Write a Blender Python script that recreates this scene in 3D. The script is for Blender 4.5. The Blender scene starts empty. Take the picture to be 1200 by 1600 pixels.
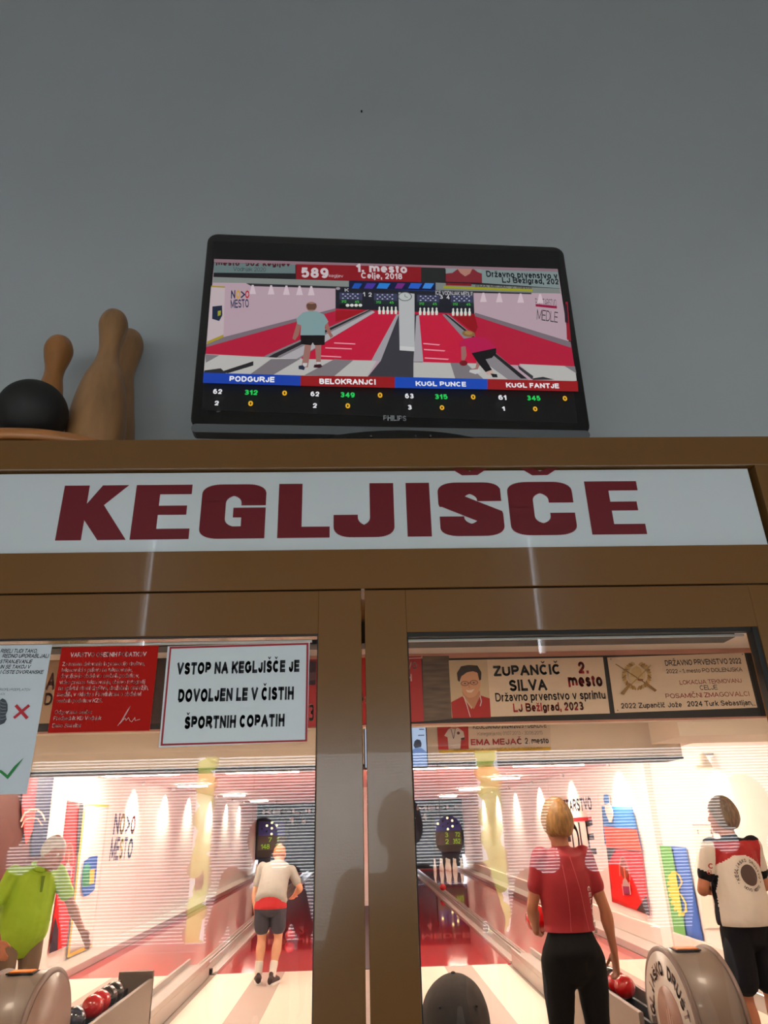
import bpy, bmesh, math, random
from mathutils import Vector, Matrix
from mathutils.bvhtree import BVHTree
from math import sin, cos, pi, radians as R
random.seed(7)
SC = bpy.context.scene
COL = SC.collection

# ------------------------------------------------------------------ camera
F = 1085.0
EYE = Vector((0.0, -1.4, 1.7))
def _axes():
    dl = Vector((562 - 600, 1287 - 800, F)).normalized()
    dz = Vector((534 - 600, -1610 - 800, F)); dz -= dl * dz.dot(dl); dz.normalize()
    return dl.cross(dz), dl, dz
AX, AY, AZ = _axes()
def ray(px, py):
    d = Vector((px - 600, py - 800, F))
    return Vector((AX.dot(d), AY.dot(d), AZ.dot(d)))
def at(px, py, X=None, Y=None, Z=None):
    d = ray(px, py)
    if X is not None: t = (X - EYE.x) / d.x
    elif Y is not None: t = (Y - EYE.y) / d.y
    else: t = (Z - EYE.z) / d.z
    return EYE + d * t
cam_data = bpy.data.cameras.new('camera'); cam = bpy.data.objects.new('camera', cam_data); COL.objects.link(cam)
right = Vector((AX.x, AY.x, AZ.x)); down = Vector((AX.y, AY.y, AZ.y)); fwd = Vector((AX.z, AY.z, AZ.z))
cam.matrix_world = Matrix(((right.x, -down.x, -fwd.x, EYE.x), (right.y, -down.y, -fwd.y, EYE.y), (right.z, -down.z, -fwd.z, EYE.z), (0, 0, 0, 1)))
cam_data.sensor_fit = 'HORIZONTAL'; cam_data.sensor_width = 36; cam_data.lens = F / 1200 * 36
cam_data.clip_start = .05; cam_data.clip_end = 200
SC.camera = cam

# ------------------------------------------------------------------ light and exposure
SC.view_settings.view_transform = 'Standard'; SC.view_settings.look = 'None'
SC.view_settings.exposure = 0.0; SC.view_settings.gamma = 1.0; SC.view_settings.use_curve_mapping = False
SKY = 12.0           # daylight outside the foyer windows
TUBE = 106.0          # ceiling tubes of the lane hall
FILL_PANEL = 46.0         # added fill panels on the ceiling behind the doors, out of view
SPOT = 170.0          # wall washers along the lanes
W = bpy.data.worlds.new('daylight'); SC.world = W; W.use_nodes = True
wn = W.node_tree.nodes; wl = W.node_tree.links
bg = wn['Background']; bg.inputs['Strength'].default_value = SKY
tc = wn.new('ShaderNodeTexCoord'); sp = wn.new('ShaderNodeSeparateXYZ'); cr = wn.new('ShaderNodeValToRGB')
wl.new(tc.outputs['Generated'], sp.inputs[0]); wl.new(sp.outputs['Z'], cr.inputs[0]); wl.new(cr.outputs[0], bg.inputs['Color'])
cr.color_ramp.elements[0].position = 0.0; cr.color_ramp.elements[0].color = (.68, .71, .70, 1)
cr.color_ramp.elements[1].position = .25; cr.color_ramp.elements[1].color = (.86, .95, 1.10, 1)

# ------------------------------------------------------------------ materials
def lin(c): return tuple(((v / 255) / 12.92 if v / 255 <= .04045 else ((v / 255 + .055) / 1.055) ** 2.4) for v in c)
MATS = {}
def mat(name, rgb, rough=.5, metal=0, coat=0, bump=0, bscale=40, var=0, vscale=6, spec=.5, stretch=None, sheen=0):
    if name in MATS: return MATS[name]
    m = bpy.data.materials.new(name); m.use_nodes = True
    n = m.node_tree.nodes; l = m.node_tree.links; b = n['Principled BSDF']
    c = lin(rgb)
    b.inputs['Base Color'].default_value = (*c, 1); b.inputs['Roughness'].default_value = rough
    b.inputs['Metallic'].default_value = metal; b.inputs['Coat Weight'].default_value = coat
    b.inputs['Specular IOR Level'].default_value = spec
    b.inputs['Sheen Weight'].default_value = sheen
    t = n.new('ShaderNodeTexCoord'); mp = n.new('ShaderNodeMapping'); l.new(t.outputs['Object'], mp.inputs[0])
    if stretch: mp.inputs['Scale'].default_value = stretch
    if var:
        no = n.new('ShaderNodeTexNoise'); no.inputs['Scale'].default_value = vscale; no.inputs['Detail'].default_value = 5
        l.new(mp.outputs[0], no.inputs['Vector'])
        r = n.new('ShaderNodeValToRGB'); l.new(no.outputs['Fac'], r.inputs[0]); l.new(r.outputs[0], b.inputs['Base Color'])
        r.color_ramp.elements[0].position = .3; r.color_ramp.elements[1].position = .7
        r.color_ramp.elements[0].color = (*[v * (1 - var) for v in c], 1); r.color_ramp.elements[1].color = (*[min(1, v * (1 + var * .6)) for v in c], 1)
    if bump:
        no2 = n.new('ShaderNodeTexNoise'); no2.inputs['Scale'].default_value = bscale; no2.inputs['Detail'].default_value = 3
        l.new(mp.outputs[0], no2.inputs['Vector'])
        bu = n.new('ShaderNodeBump'); bu.inputs['Strength'].default_value = bump; bu.inputs['Distance'].default_value = .01
        l.new(no2.outputs['Fac'], bu.inputs['Height']); l.new(bu.outputs[0], b.inputs['Normal'])
    MATS[name] = m; return m
def glow(name, rgb, s=1.0):
    if name in MATS: return MATS[name]
    m = bpy.data.materials.new(name); m.use_nodes = True; n = m.node_tree.nodes; b = n['Principled BSDF']
    c = lin(rgb)
    b.inputs['Base Color'].default_value = (.01, .01, .01, 1); b.inputs['Roughness'].default_value = .35; b.inputs['Specular IOR Level'].default_value = .25
    b.inputs['Emission Color'].default_value = (*c, 1); b.inputs['Emission Strength'].default_value = s
    MATS[name] = m; return m
def glass():
    m = bpy.data.materials.new('clear_glass'); m.use_nodes = True; n = m.node_tree.nodes; l = m.node_tree.links
    n.remove(n['Principled BSDF']); out = n['Material Output']
    tr = n.new('ShaderNodeBsdfTransparent'); tr.inputs[0].default_value = (.985, .99, .985, 1)
    gl = n.new('ShaderNodeBsdfGlossy'); gl.inputs['Roughness'].default_value = 0.0
    lw = n.new('ShaderNodeLayerWeight'); lw.inputs['Blend'].default_value = .5
    p = n.new('ShaderNodeMath'); p.operation = 'POWER'; p.inputs[1].default_value = 5; l.new(lw.outputs['Facing'], p.inputs[0])
    ma = n.new('ShaderNodeMath'); ma.operation = 'MULTIPLY_ADD'; ma.inputs[1].default_value = .95; ma.inputs[2].default_value = .033; l.new(p.outputs[0], ma.inputs[0])
    mx = n.new('ShaderNodeMixShader'); l.new(ma.outputs[0], mx.inputs[0]); l.new(tr.outputs[0], mx.inputs[1]); l.new(gl.outputs[0], mx.inputs[2]); l.new(mx.outputs[0], out.inputs[0])
    return m
GLASS = glass()
paint = mat('brown_gloss_paint', (119, 81, 38), .22, coat=.35, bump=.02, bscale=260, spec=.5)
dark = mat('black_matt', (18, 17, 17), .6)
whitewall = mat('white_wall', (236, 228, 220), .7, bump=.03, bscale=60)
greywall = mat('grey_wall', (188, 193, 195), .85, bump=.05, bscale=50, var=.03, vscale=2)
white = mat('white_plastic', (225, 225, 222), .45)
black = mat('black_ink', (14, 14, 20), .6)
redink = mat('red_ink', (165, 22, 34), .6)
maroon = mat('maroon_vinyl', (112, 14, 28), .4)
skin = mat('skin', (205, 150, 120), .55, var=.06, vscale=14)
skin2 = mat('tanned_skin', (176, 112, 82), .55, var=.06, vscale=14)

# ------------------------------------------------------------------ mesh helpers
class MB:
    def __init__(s): s.v = []; s.f = []; s.m = []; s.smooth = []
    def add(s, vs, fs, mi=0, sm=False):
        o = len(s.v); s.v += [Vector(v) for v in vs]
        for f in fs: s.f.append([o + i for i in f]); s.m.append(mi); s.smooth.append(sm)
        return s
    def box(s, x0, x1, y0, y1, z0, z1, mi=0):
        return s.add([(x0, y0, z0), (x1, y0, z0), (x1, y1, z0), (x0, y1, z0), (x0, y0, z1), (x1, y0, z1), (x1, y1, z1), (x0, y1, z1)],
                     [(0, 3, 2, 1), (4, 5, 6, 7), (0, 1, 5, 4), (1, 2, 6, 5), (2, 3, 7, 6), (3, 0, 4, 7)], mi)
    def prism(s, pts, off, mi=0):
        n = len(pts); off = Vector(off); p = [Vector(q) for q in pts]
        s.add(p + [q + off for q in p], [list(range(n))[::-1], list(range(n, 2 * n))] + [(i, (i + 1) % n, n + (i + 1) % n, n + i) for i in range(n)], mi); return s
    def poly(s, pts, mi=0): return s.add(pts, [list(range(len(pts)))], mi)
    def lathe(s, prof, c, axis='Z', n=32, mi=0, sm=True):
        c = Vector(c); vs = []; fs = []
        for (r, h) in prof:
            for i in range(n):
                a = 2 * pi * i / n
                vs.append(c + (Vector((r * cos(a), r * sin(a), h)) if axis == 'Z' else Vector((h, r * cos(a), r * sin(a))) if axis == 'X' else Vector((r * sin(a), h, r * cos(a)))))
        for k in range(len(prof) - 1):
            for i in range(n):
                j = (i + 1) % n; fs.append((k * n + i, k * n + j, (k + 1) * n + j, (k + 1) * n + i))
        fs.append(list(range(n))[::-1]); k = len(prof) - 1; fs.append([k * n + i for i in range(n)])
        return s.add(vs, fs, mi, sm)
    def sphere(s, c, r, n=24, m=14, mi=0, sc=(1, 1, 1)):
        c = Vector(c); vs = [c + Vector((0, 0, -r * sc[2]))]; fs = []
        for k in range(1, m):
            t = -pi / 2 + pi * k / m
            for i in range(n):
                a = 2 * pi * i / n; vs.append(c + Vector((r * sc[0] * cos(t) * cos(a), r * sc[1] * cos(t) * sin(a), r * sc[2] * sin(t))))
        vs.append(c + Vector((0, 0, r * sc[2])))
        for i in range(n):
            j = (i + 1) % n; fs.append((0, 1 + j, 1 + i)); L = len(vs) - 1; b = 1 + (m - 2) * n; fs.append((b + i, b + j, L))
            for k in range(m - 2): o = 1 + k * n; fs.append((o + i, o + j, o + n + j, o + n + i))
        return s.add(vs, fs, mi, True)
    def loft(s, pts, rad, lat=None, n=16, mi=0, sub=4, cap=True):
        """tube through pts; rad = (half width, half depth) per point; lat = width direction"""
        P = [Vector(p) for p in pts]; Q = [Vector(r if isinstance(r, (tuple, list)) else (r, r)).to_3d() for r in rad]
        def cr_(A, i, t):
            a, b, c, d = A[max(i - 1, 0)], A[i], A[i + 1], A[min(i + 2, len(A) - 1)]
            return .5 * ((2 * b) + (c - a) * t + (2 * a - 5 * b + 4 * c - d) * t * t + (3 * b - a - 3 * c + d) * t ** 3)
        C = []; D = []
        for i in range(len(P) - 1):
            for k in range(sub): C.append(cr_(P, i, k / sub)); D.append(cr_(Q, i, k / sub))
        C.append(P[-1]); D.append(Q[-1])
        if cap:
            for end in (0, -1):
                t = (C[0] - C[1] if end == 0 else C[-1] - C[-2]).normalized(); c = C[end]; d = D[end]; rr = min(d.x, d.y)
                ex = [(c + t * rr * sin(a), d * cos(a)) for a in (R(35), R(65), R(84))]
                for c2, d2 in ex:
                    if end == 0: C.insert(0, c2); D.insert(0, d2)
                    else: C.append(c2); D.append(d2)
        ref = Vector(lat) if lat is not None else None; vs = []; fs = []
        for i, c in enumerate(C):
            t = (C[min(i + 1, len(C) - 1)] - C[max(i - 1, 0)]).normalized()
            if ref is None: ref = t.orthogonal()
            u = ref - t * ref.dot(t); u.normalize(); w = t.cross(u)
            if lat is None: ref = u
            for k in range(n):
                a = 2 * pi * k / n; vs.append(c + u * D[i].x * cos(a) + w * D[i].y * sin(a))
        L = len(C)
        for i in range(L - 1):
            for k in range(n): j = (k + 1) % n; fs.append((i * n + k, i * n + j, (i + 1) * n + j, (i + 1) * n + k))
        fs.append(list(range(n))[::-1]); fs.append([(L - 1) * n + k for k in range(n)])
        return s.add(vs, fs, mi, True)
    def tube(s, pts, r, n=8, mi=0, sub=4): return s.loft(pts, [r] * len(pts), n=n, mi=mi, sub=sub)
MW = {}
def world_of(o): return MW.get(o.name, Matrix.Identity(4))
def link(o, parent):
    COL.objects.link(o)
    if parent is not None: o.parent = parent
    MW[o.name] = world_of(parent) if parent is not None else Matrix.Identity(4)
    return o
def obj(name, mb, m, parent=None, bevel=0, smooth=None):
    me = bpy.data.meshes.new(name)
    inv = world_of(parent).inverted() if parent is not None else Matrix.Identity(4)
    me.from_pydata([inv @ v for v in mb.v], [], mb.f); me.update()
    for x in (m if isinstance(m, (list, tuple)) else [m]): me.materials.append(x)
    for p, mi, sm in zip(me.polygons, mb.m, mb.smooth): p.material_index = mi; p.use_smooth = sm if smooth is None else smooth
    bm = bmesh.new(); bm.from_mesh(me); bmesh.ops.recalc_face_normals(bm, faces=bm.faces); bm.to_mesh(me); bm.free()
    o = bpy.data.objects.new(name, me); link(o, parent)
    if bevel:
        b = o.modifiers.new('bevel', 'BEVEL'); b.width = bevel; b.segments = 2; b.limit_method = 'ANGLE'; b.angle_limit = R(50)
    return o
def tag(o, label, cat, group=None):
    o['label'] = label; o['category'] = cat
    if group: o['group'] = group
    return o
def thing(name, label, cat, loc=(0, 0, 0), rz=0, group=None):
    o = bpy.data.objects.new(name, None); o.empty_display_size = .1; COL.objects.link(o)
    o.location = loc; o.rotation_euler = (0, 0, rz); MW[o.name] = Matrix.Translation(Vector(loc)) @ Matrix.Rotation(rz, 4, 'Z')
    return tag(o, label, cat, group)
def struct(name, mb, m, bevel=0, label=None):
    o = obj(name, mb, m, None, bevel); o['kind'] = 'structure'
    if label: o['label'] = label
    return o
def copy_thing(o, loc, label, group=None):
    c = o.copy(); COL.objects.link(c); c.location = loc; c['label'] = label
    if group: c['group'] = group
    for ch in [x for x in bpy.data.objects if x.parent == o]:
        d = ch.copy(); COL.objects.link(d); d.parent = c
        for g in [x for x in bpy.data.objects if x.parent == ch]:
            e = g.copy(); COL.objects.link(e); e.parent = d
    return c

# ------------------------------------------------------------------ lettering
def _arc(cx, cy, rx, ry, a0, a1, n=None):
    n = n or max(4, int(abs(a1 - a0) / 18))
    return [(cx + rx * cos(R(a0 + (a1 - a0) * i / n)), cy + ry * sin(R(a0 + (a1 - a0) * i / n))) for i in range(n + 1)]
def _S(w=.5, h=1.0, m=.52):   # S curve in the unit box
    return [(.98, .80 * h)] + _arc(.5, (m + (1 - m) / 2) * h, .46, (1 - m) / 2 * h, 40, 200) + [(.22, (m + .075) * h), (.78, (m - .075) * h)] + _arc(.5, m / 2 * h, .5, m / 2 * h, 30, -140) + [(.02, .2 * h)]
XH = .70
GL = {
 'A': (.98, [[(0, 0), (.5, 1), (1, 0)], [(.2, .33), (.8, .33)]]), 'B': (.88, [[(0, 0), (0, 1), (.55, 1)] + _arc(.55, .77, .38, .23, 90, -90) + [(0, .54), (.6, .54)] + _arc(.6, .27, .4, .27, 90, -90) + [(0, 0)]]),
 'C': (.92, [_arc(.5, .5, .5, .5, 42, 318)]), 'D': (.9, [[(0, 0), (0, 1), (.42, 1)] + _arc(.42, .5, .58, .5, 90, -90) + [(0, 0)]]), 'E': (.78, [[(1, 1), (0, 1), (0, 0), (1, 0)], [(0, .52), (.92, .52)]]),
 'F': (.72, [[(1, 1), (0, 1), (0, 0)], [(0, .52), (.88, .52)]]), 'G': (.98, [_arc(.5, .5, .5, .5, 42, 330) + [(1, .22), (1, .48), (.58, .48)]]), 'H': (.88, [[(0, 0), (0, 1)], [(1, 0), (1, 1)], [(0, .52), (1, .52)]]),
 'I': (0, [[(0, 0), (0, 1)]]), 'J': (.66, [[(1, 1), (1, .3)] + _arc(.5, .3, .5, .3, 0, -185)]), 'K': (.9, [[(0, 0), (0, 1)], [(0, .34), (1, 1)], [(.34, .58), (1, 0)]]), 'L': (.74, [[(0, 1), (0, 0), (1, 0)]]),
 'M': (1.06, [[(0, 0), (0, 1), (.5, .08), (1, 1), (1, 0)]]), 'N': (.9, [[(0, 0), (0, 1), (1, 0), (1, 1)]]), 'O': (1.0, [_arc(.5, .5, .5, .5, 0, 360)]), 'P': (.84, [[(0, 0), (0, 1), (.58, 1)] + _arc(.58, .73, .42, .27, 90, -90) + [(0, .46)]]),
 'R': (.92, [[(0, 0), (0, 1), (.58, 1)] + _arc(.58, .74, .40, .26, 90, -90) + [(0, .48)], [(.5, .48), (1, 0)]]), 'S': (.84, [_S()]), 'T': (.84, [[(0, 1), (1, 1)], [(.5, 1), (.5, 0)]]), 'U': (.88, [[(0, 1), (0, .36)] + _arc(.5, .36, .5, .36, 180, 360) + [(1, 1)]]),
 'V': (.94, [[(0, 1), (.5, 0), (1, 1)]]), 'W': (1.3, [[(0, 1), (.26, 0), (.5, 1), (.74, 0), (1, 1)]]), 'X': (.92, [[(0, 0), (1, 1)], [(0, 1), (1, 0)]]), 'Y': (.92, [[(0, 1), (.5, .45), (1, 1)], [(.5, .45), (.5, 0)]]), 'Z': (.84, [[(0, 1), (1, 1), (0, 0), (1, 0)]]),
 'Q': (1.0, [_arc(.5, .5, .5, .5, 0, 360), [(.65, .25), (1, -.04)]]),
 '0': (.7, [_arc(.5, .5, .5, .5, 0, 360)]), '1': (.42, [[(0, .74), (1, 1), (1, 0)]]), '2': (.7, [[(.02, .72)] + _arc(.5, .7, .46, .3, 170, -20) + [(.78, .46), (0, 0), (1, 0)]]),
 '3': (.7, [_arc(.48, .755, .44, .245, 150, -80) + [(.42, .52)] + _arc(.5, .26, .5, .26, 90, -150)]), '4': (.74, [[(.76, 0), (.76, 1), (0, .28), (1, .28)]]), '5': (.7, [[(.92, 1), (.16, 1), (.08, .52)] + _arc(.5, .33, .5, .33, 130, -150)]),
 '6': (.7, [_arc(.5, .5, .5, .5, 50, 180) + [(0, .32)], _arc(.5, .31, .5, .31, 0, 360)]), '7': (.68, [[(0, 1), (1, 1), (.3, 0)]]), '8': (.7, [_arc(.5, .76, .42, .24, 0, 360), _arc(.5, .27, .5, .27, 0, 360)]), '9': (.7, [_arc(.5, .69, .5, .31, 0, 360), [(1, .68)] + _arc(.5, .5, .5, .5, 0, -130)]),
 'a': (.62, [_arc(.46, .48, .46, .22, 150, 20) + [(.92, .5), (.92, 0)], _arc(.46, .2, .46, .2, 60, 330) + [(.92, .22)], [(.5, .41), (.92, .42)]]), 'b': (.68, [[(0, 0), (0, 1)], _arc(.5, .35, .5, .35, 0, 360)]), 'c': (.62, [_arc(.5, .35, .5, .35, 45, 315)]),
 'd': (.68, [[(1, 0), (1, 1)], _arc(.5, .35, .5, .35, 0, 360)]), 'e': (.66, [[(.02, .35), (.98, .35)] + _arc(.5, .35, .5, .35, 0, 310)]), 'f': (.38, [[(1, 1)] + _arc(.85, .8, .42, .2, 90, 180) + [(.43, 0)], [(0, .7), (.95, .7)]]),
 'g': (.68, [_arc(.5, .35, .5, .35, 0, 360), [(1, .7), (1, -.05)] + _arc(.5, -.05, .5, .24, 0, -150)]), 'h': (.64, [[(0, 0), (0, 1)], [(0, .4)] + _arc(.5, .42, .5, .28, 170, 0) + [(1, 0)]]), 'i': (0, [[(0, 0), (0, .7)], [(0, .96), (0, 1.0)]]),
 'j': (.26, [[(1, .7), (1, -.1)] + _arc(.3, -.1, .7, .18, 0, -110), [(1, .96), (1, 1.0)]]), 'k': (.64, [[(0, 0), (0, 1)], [(0, .24), (.92, .7)], [(.36, .42), (1, 0)]]), 'l': (0, [[(0, 0), (0, 1)]]),
 'm': (1.04, [[(0, 0), (0, .7)], [(0, .42)] + _arc(.25, .42, .25, .28, 170, 0) + [(.5, 0)], [(.5, .42)] + _arc(.75, .42, .25, .28, 170, 0) + [(1, 0)]]), 'n': (.64, [[(0, 0), (0, .7)], [(0, .42)] + _arc(.5, .42, .5, .28, 170, 0) + [(1, 0)]]),
 'o': (.7, [_arc(.5, .35, .5, .35, 0, 360)]), 'p': (.68, [[(0, -.3), (0, .7)], _arc(.5, .35, .5, .35, 0, 360)]), 'r': (.4, [[(0, 0), (0, .7)], [(0, .38)] + _arc(.75, .36, .75, .34, 165, 75)]), 's': (.6, [_S(h=.7)]),
 't': (.36, [[(.42, .95), (.42, .14)] + _arc(.85, .16, .43, .16, 180, 270), [(0, .7), (.95, .7)]]), 'u': (.64, [[(0, .7), (0, .28)] + _arc(.5, .28, .5, .28, 180, 360) + [(1, .7)], [(1, .3), (1, 0)]]), 'v': (.66, [[(0, .7), (.5, 0), (1, .7)]]),
 'w': (.95, [[(0, .7), (.26, 0), (.5, .7), (.74, 0), (1, .7)]]), 'z': (.58, [[(0, .7), (1, .7), (0, 0), (1, 0)]]), '.': (0, [[(0, 0), (0, .03)]]), ',': (.08, [[(1, .04), (0, -.18)]]), ':': (0, [[(0, 0), (0, .03)], [(0, .6), (0, .63)]]),
 '-': (.32, [[(0, .38), (1, .38)]]), '/': (.4, [[(0, 0), (1, 1)]]), '>': (.7, [[(0, 1), (1, .5), (0, 0)]]), '*': (.5, [[(0, .5), (1, .5)], [(.5, 0), (.5, 1)]]),
}
CARON = {'Č': 'C', 'Š': 'S', 'Ž': 'Z', 'č': 'c', 'š': 's', 'ž': 'z', 'ć': 'c'}
_cache = {}
def text_mesh(s, bold):
    """a plain sans letter set drawn with a pen; returned in its own bounding box scaled to 1 x 1"""
    key = (s, bold)
    if key in _cache: return _cache[key]
    t = .142 if bold >= .05 else .118 if bold >= .035 else .105 if bold >= .03 else .088 if bold >= .019 else .066 if bold >= .01 else .048
    V = []; Fs = []
    def stroke(P):
        n = len(P)
        for i in range(n - 1):
            (x0, y0), (x1, y1) = P[i], P[i + 1]; l = math.hypot(x1 - x0, y1 - y0)
            if l < 1e-6: continue
            dx, dy = (x1 - x0) / l, (y1 - y0) / l
            e0 = t if i == 0 and n < 7 else 0; e1 = t if i == n - 2 and n < 7 else 0
            a = (x0 - dx * e0, y0 - dy * e0); b = (x1 + dx * e1, y1 + dy * e1); o = len(V)
            V.extend([(a[0] - dy * t, a[1] + dx * t), (b[0] - dy * t, b[1] + dx * t), (b[0] + dy * t, b[1] - dx * t), (a[0] + dy * t, a[1] - dx * t)]); Fs.append([o, o + 3, o + 2, o + 1])
            if i < n - 2:
                c = P[i + 1]; o = len(V)
                (x2, y2) = P[i + 2]; l2 = math.hypot(x2 - x1, y2 - y1) or 1; cr_ = abs(dx * (y2 - y1) / l2 - dy * (x2 - x1) / l2)
                if cr_ > .93: pts = [(c[0] - t, c[1] - t), (c[0] + t, c[1] - t), (c[0] + t, c[1] + t), (c[0] - t, c[1] + t)]
                else: pts = [(c[0] + t * cos(2 * pi * k / 8), c[1] + t * sin(2 * pi * k / 8)) for k in range(8)]
                V.extend(pts); Fs.append(list(range(o, o + len(pts))))
    x = 0
    for ch in s:
        if ch == ' ': x += .40; continue
        b = CARON.get(ch, ch); w, st = GL[b]
        for P in st: stroke([(x + t + px * max(0, w - 2 * t), t + py * (1 - 2 * t)) for px, py in P])
        w2 = max(w, 2 * t)
        if ch in CARON:
            c = x + w2 / 2; y = 1.10 if b.isupper() else .80
            if ch == 'ć': stroke([(c - .04, y + .04), (c + .1, y + .22)])
            else:
                o = len(V); V.extend([(c - .24, y + .2), (c - .1, y + .2), (c, y + .1), (c + .1, y + .2), (c + .24, y + .2), (c + .07, y), (c - .07, y)]); Fs.append([0 + o, 6 + o, 5 + o, 4 + o, 3 + o, 2 + o, 1 + o])
        x += w2 + .5 * t + .06
    x0 = min(v[0] for v in V); x1 = max(v[0] for v in V); y0 = min(v[1] for v in V); y1 = max(v[1] for v in V)
    _cache[key] = ([((v[0] - x0) / (x1 - x0), (v[1] - y0) / (y1 - y0)) for v in V], Fs); return _cache[key]
class Plane:
    """a flat face in the room: point, normal towards the viewer"""
    def __init__(s, o, n, eps=.0008): s.o = Vector(o); s.n = Vector(n).normalized(); s.eps = eps
    def __call__(s, px, py, e=1.0):
        d = ray(px, py); t = (s.o - EYE).dot(s.n) / d.dot(s.n)
        return EYE + d * t + s.n * s.eps * e
def letters(mb, pl, items, mi=0, bold=.02, e=1.0, shear=0):
    """items: (string, left px, right px, top px, bottom px, drop of the line from left to right)"""
    for it in items:
        st, xl, xr, yt, yb = it[:5]; dy = it[5] if len(it) > 5 else 0; bo = it[6] if len(it) > 6 else bold
        vs, fs = text_mesh(st, bo)
        A = pl(xl, yb, e); B = pl(xr, yb + dy, e); h = (pl(xl, yt, e) - A).length
        u = B - A; v = pl.n.cross(u).normalized()
        if v.z < 0: v = -v
        mb.add([A + u * a + (v * b + u.normalized() * (shear * b)) * h for a, b in vs], fs, mi)
    return mb
def arc_letters(mb, frame, st, r, h, a0, step, mi=0, bold=.02, outward=True):
    """letters along a circle; frame = (centre, u, v) unit vectors of the face"""
    c, u, v = frame
    for i, ch in enumerate(st):
        if ch == ' ': continue
        a = a0 + i * step
        rad = u * cos(a) + v * sin(a); tan = (u * sin(a) - v * cos(a))
        if not outward: rad2 = -rad; tan = -tan
        else: rad2 = rad
        vs, fs = text_mesh(ch, bold)
        wd = h * (.28 if ch in 'IJ1' else .72)
        base = c + rad * r
        mb.add([base + tan * ((x - .5) * wd) + rad2 * (y * h) for x, y in vs], fs, mi)
    return mb
def ppoly(mb, pl, pts, mi=0, e=1.0): return mb.poly([pl(x, y, e) for x, y in pts], mi)
def ell(cx, cy, rx, ry, n=20, a0=0, a1=360, rot=0):
    o = []
    for i in range(n + (a1 - a0 < 360)):
        a = R(a0 + (a1 - a0) * i / n); x, y = rx * cos(a), ry * sin(a); o.append((cx + x * cos(R(rot)) - y * sin(R(rot)), cy + x * sin(R(rot)) + y * cos(R(rot))))
    return o

# ================================================================== SETTING
XL, XR, ZC = -4.05, 4.10, 2.50          # side walls and ceiling of the lane hall
YF = 28.7                                # far end of the lanes
hallfloor = mat('grey_hall_floor', (150, 138, 128), .45, var=.05, vscale=3)
struct('floor', MB().box(-4.6, 4.6, -4.2, 2.0, -.1, -.004), mat('beige_foyer_floor', (196, 190, 182), .4, var=.06, vscale=3), label='beige foyer floor in front of the glazed doors')
struct('floor_hall', MB().box(XL, XR, 2.0, YF + 1.5, -.1, -.005), hallfloor, label='grey floor of the bowling hall between the lanes')
struct('wall_front', MB().box(-4.6, 4.6, .40, .50, 2.5, 5.2), greywall, label='plain grey wall above the brown partition')
struct('wall_foyer_left', MB().box(-4.7, -4.6, -4.2, .40, 0, 5.2), mat('white_foyer_wall', (232, 232, 230), .8))
struct('wall_foyer_right', MB().box(4.6, 4.7, -4.2, .40, 0, 5.2), mat('white_foyer_wall', (232, 232, 230), .8))
struct('ceiling_foyer', MB().box(-4.7, 4.7, -4.2, .50, 5.2, 5.3), mat('white_foyer_wall', (232, 232, 230), .8))
# rear foyer wall with a ribbon window; behind the camera, seen only as a reflection in the glass
YB = -4.0
rw = MB()
WX = [(-3.55, -1.16), (-1.04, .86), (1.02, 3.4)]; WZ = (.95, 2.22)
rw.box(-4.6, 4.6, YB - .15, YB, 0, WZ[0])
for a_, b_ in ((-4.6, -1.73), (-1.67, 1.44), (1.50, 4.6)): rw.box(a_, b_, YB - .15, YB, 2.9, 4.3)
rw.box(-4.6, 4.6, YB - .15, YB, WZ[1], 2.9).box(-4.6, 4.6, YB - .15, YB, 4.3, 5.2)
rw.box(-4.6, -3.6, YB - .15, YB, WZ[0], WZ[1]); rw.box(3.45, 4.6, YB - .15, YB, WZ[0], WZ[1])
struct('wall_rear', rw, mat('white_foyer_wall', (232, 232, 230), .8), label='rear foyer wall with a ribbon window')
wf = MB()
for x in (-3.6, 3.41): wf.box(x, x + .04, YB - .1, YB - .04, WZ[0], WZ[1])
wf.box(-3.6, 3.45, YB - .1, YB - .04, WZ[0], WZ[0] + .04); wf.box(-3.6, 3.45, YB - .1, YB - .04, WZ[1] - .04, WZ[1])
struct('window_1', wf, mat('white_window_frame', (215, 215, 212), .5), label='white ribbon window frame in the rear foyer wall')
pd = bpy.data.lights.new('window_portal', 'AREA'); pd.shape = 'RECTANGLE'; pd.size = 7.05; pd.size_y = 1.27; pd.cycles.is_portal = True
po = bpy.data.objects.new('window_portal', pd); COL.objects.link(po); po.location = (-.075, YB - .12, 1.585); po.rotation_euler = (R(90), 0, 0)
slatm = mat('pale_blind_slat', (205, 208, 208), .5)
for i, (x0, x1) in enumerate(WX):
    z0, z1 = WZ[0] + .03, WZ[1] - .05
    t = thing('venetian_blind', ['white venetian blind in the left bay of the rear window', 'white venetian blind in the middle bay of the rear window', 'white venetian blind in the right bay of the rear window'][i], 'blind', ((x0 + x1) / 2, YB + .05, z0), 0, 'blinds of the rear window')
    s = MB(); z = z0
    while z < z1:
        dy, dz = .0088 * cos(R(42)), .0088 * sin(R(42))
        s.prism([(x0, YB + .05 - dy, z + dz), (x0, YB + .05 + dy, z - dz), (x0, YB + .05 + dy, z - dz + .0012), (x0, YB + .05 - dy, z + dz + .0012)], (x1 - x0, 0, 0)); z += .0205
    obj('slats', s, slatm, t)
    obj('head_rail', MB().box(x0, x1, YB + .03, YB + .07, z1, z1 + .04), slatm, t)
    for k in (.15, .85): obj('cord', MB().tube([(x0 + (x1 - x0) * k, YB + .05, z0), (x0 + (x1 - x0) * k, YB + .05, z1)], .0025, n=6, sub=1), slatm, t)

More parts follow.
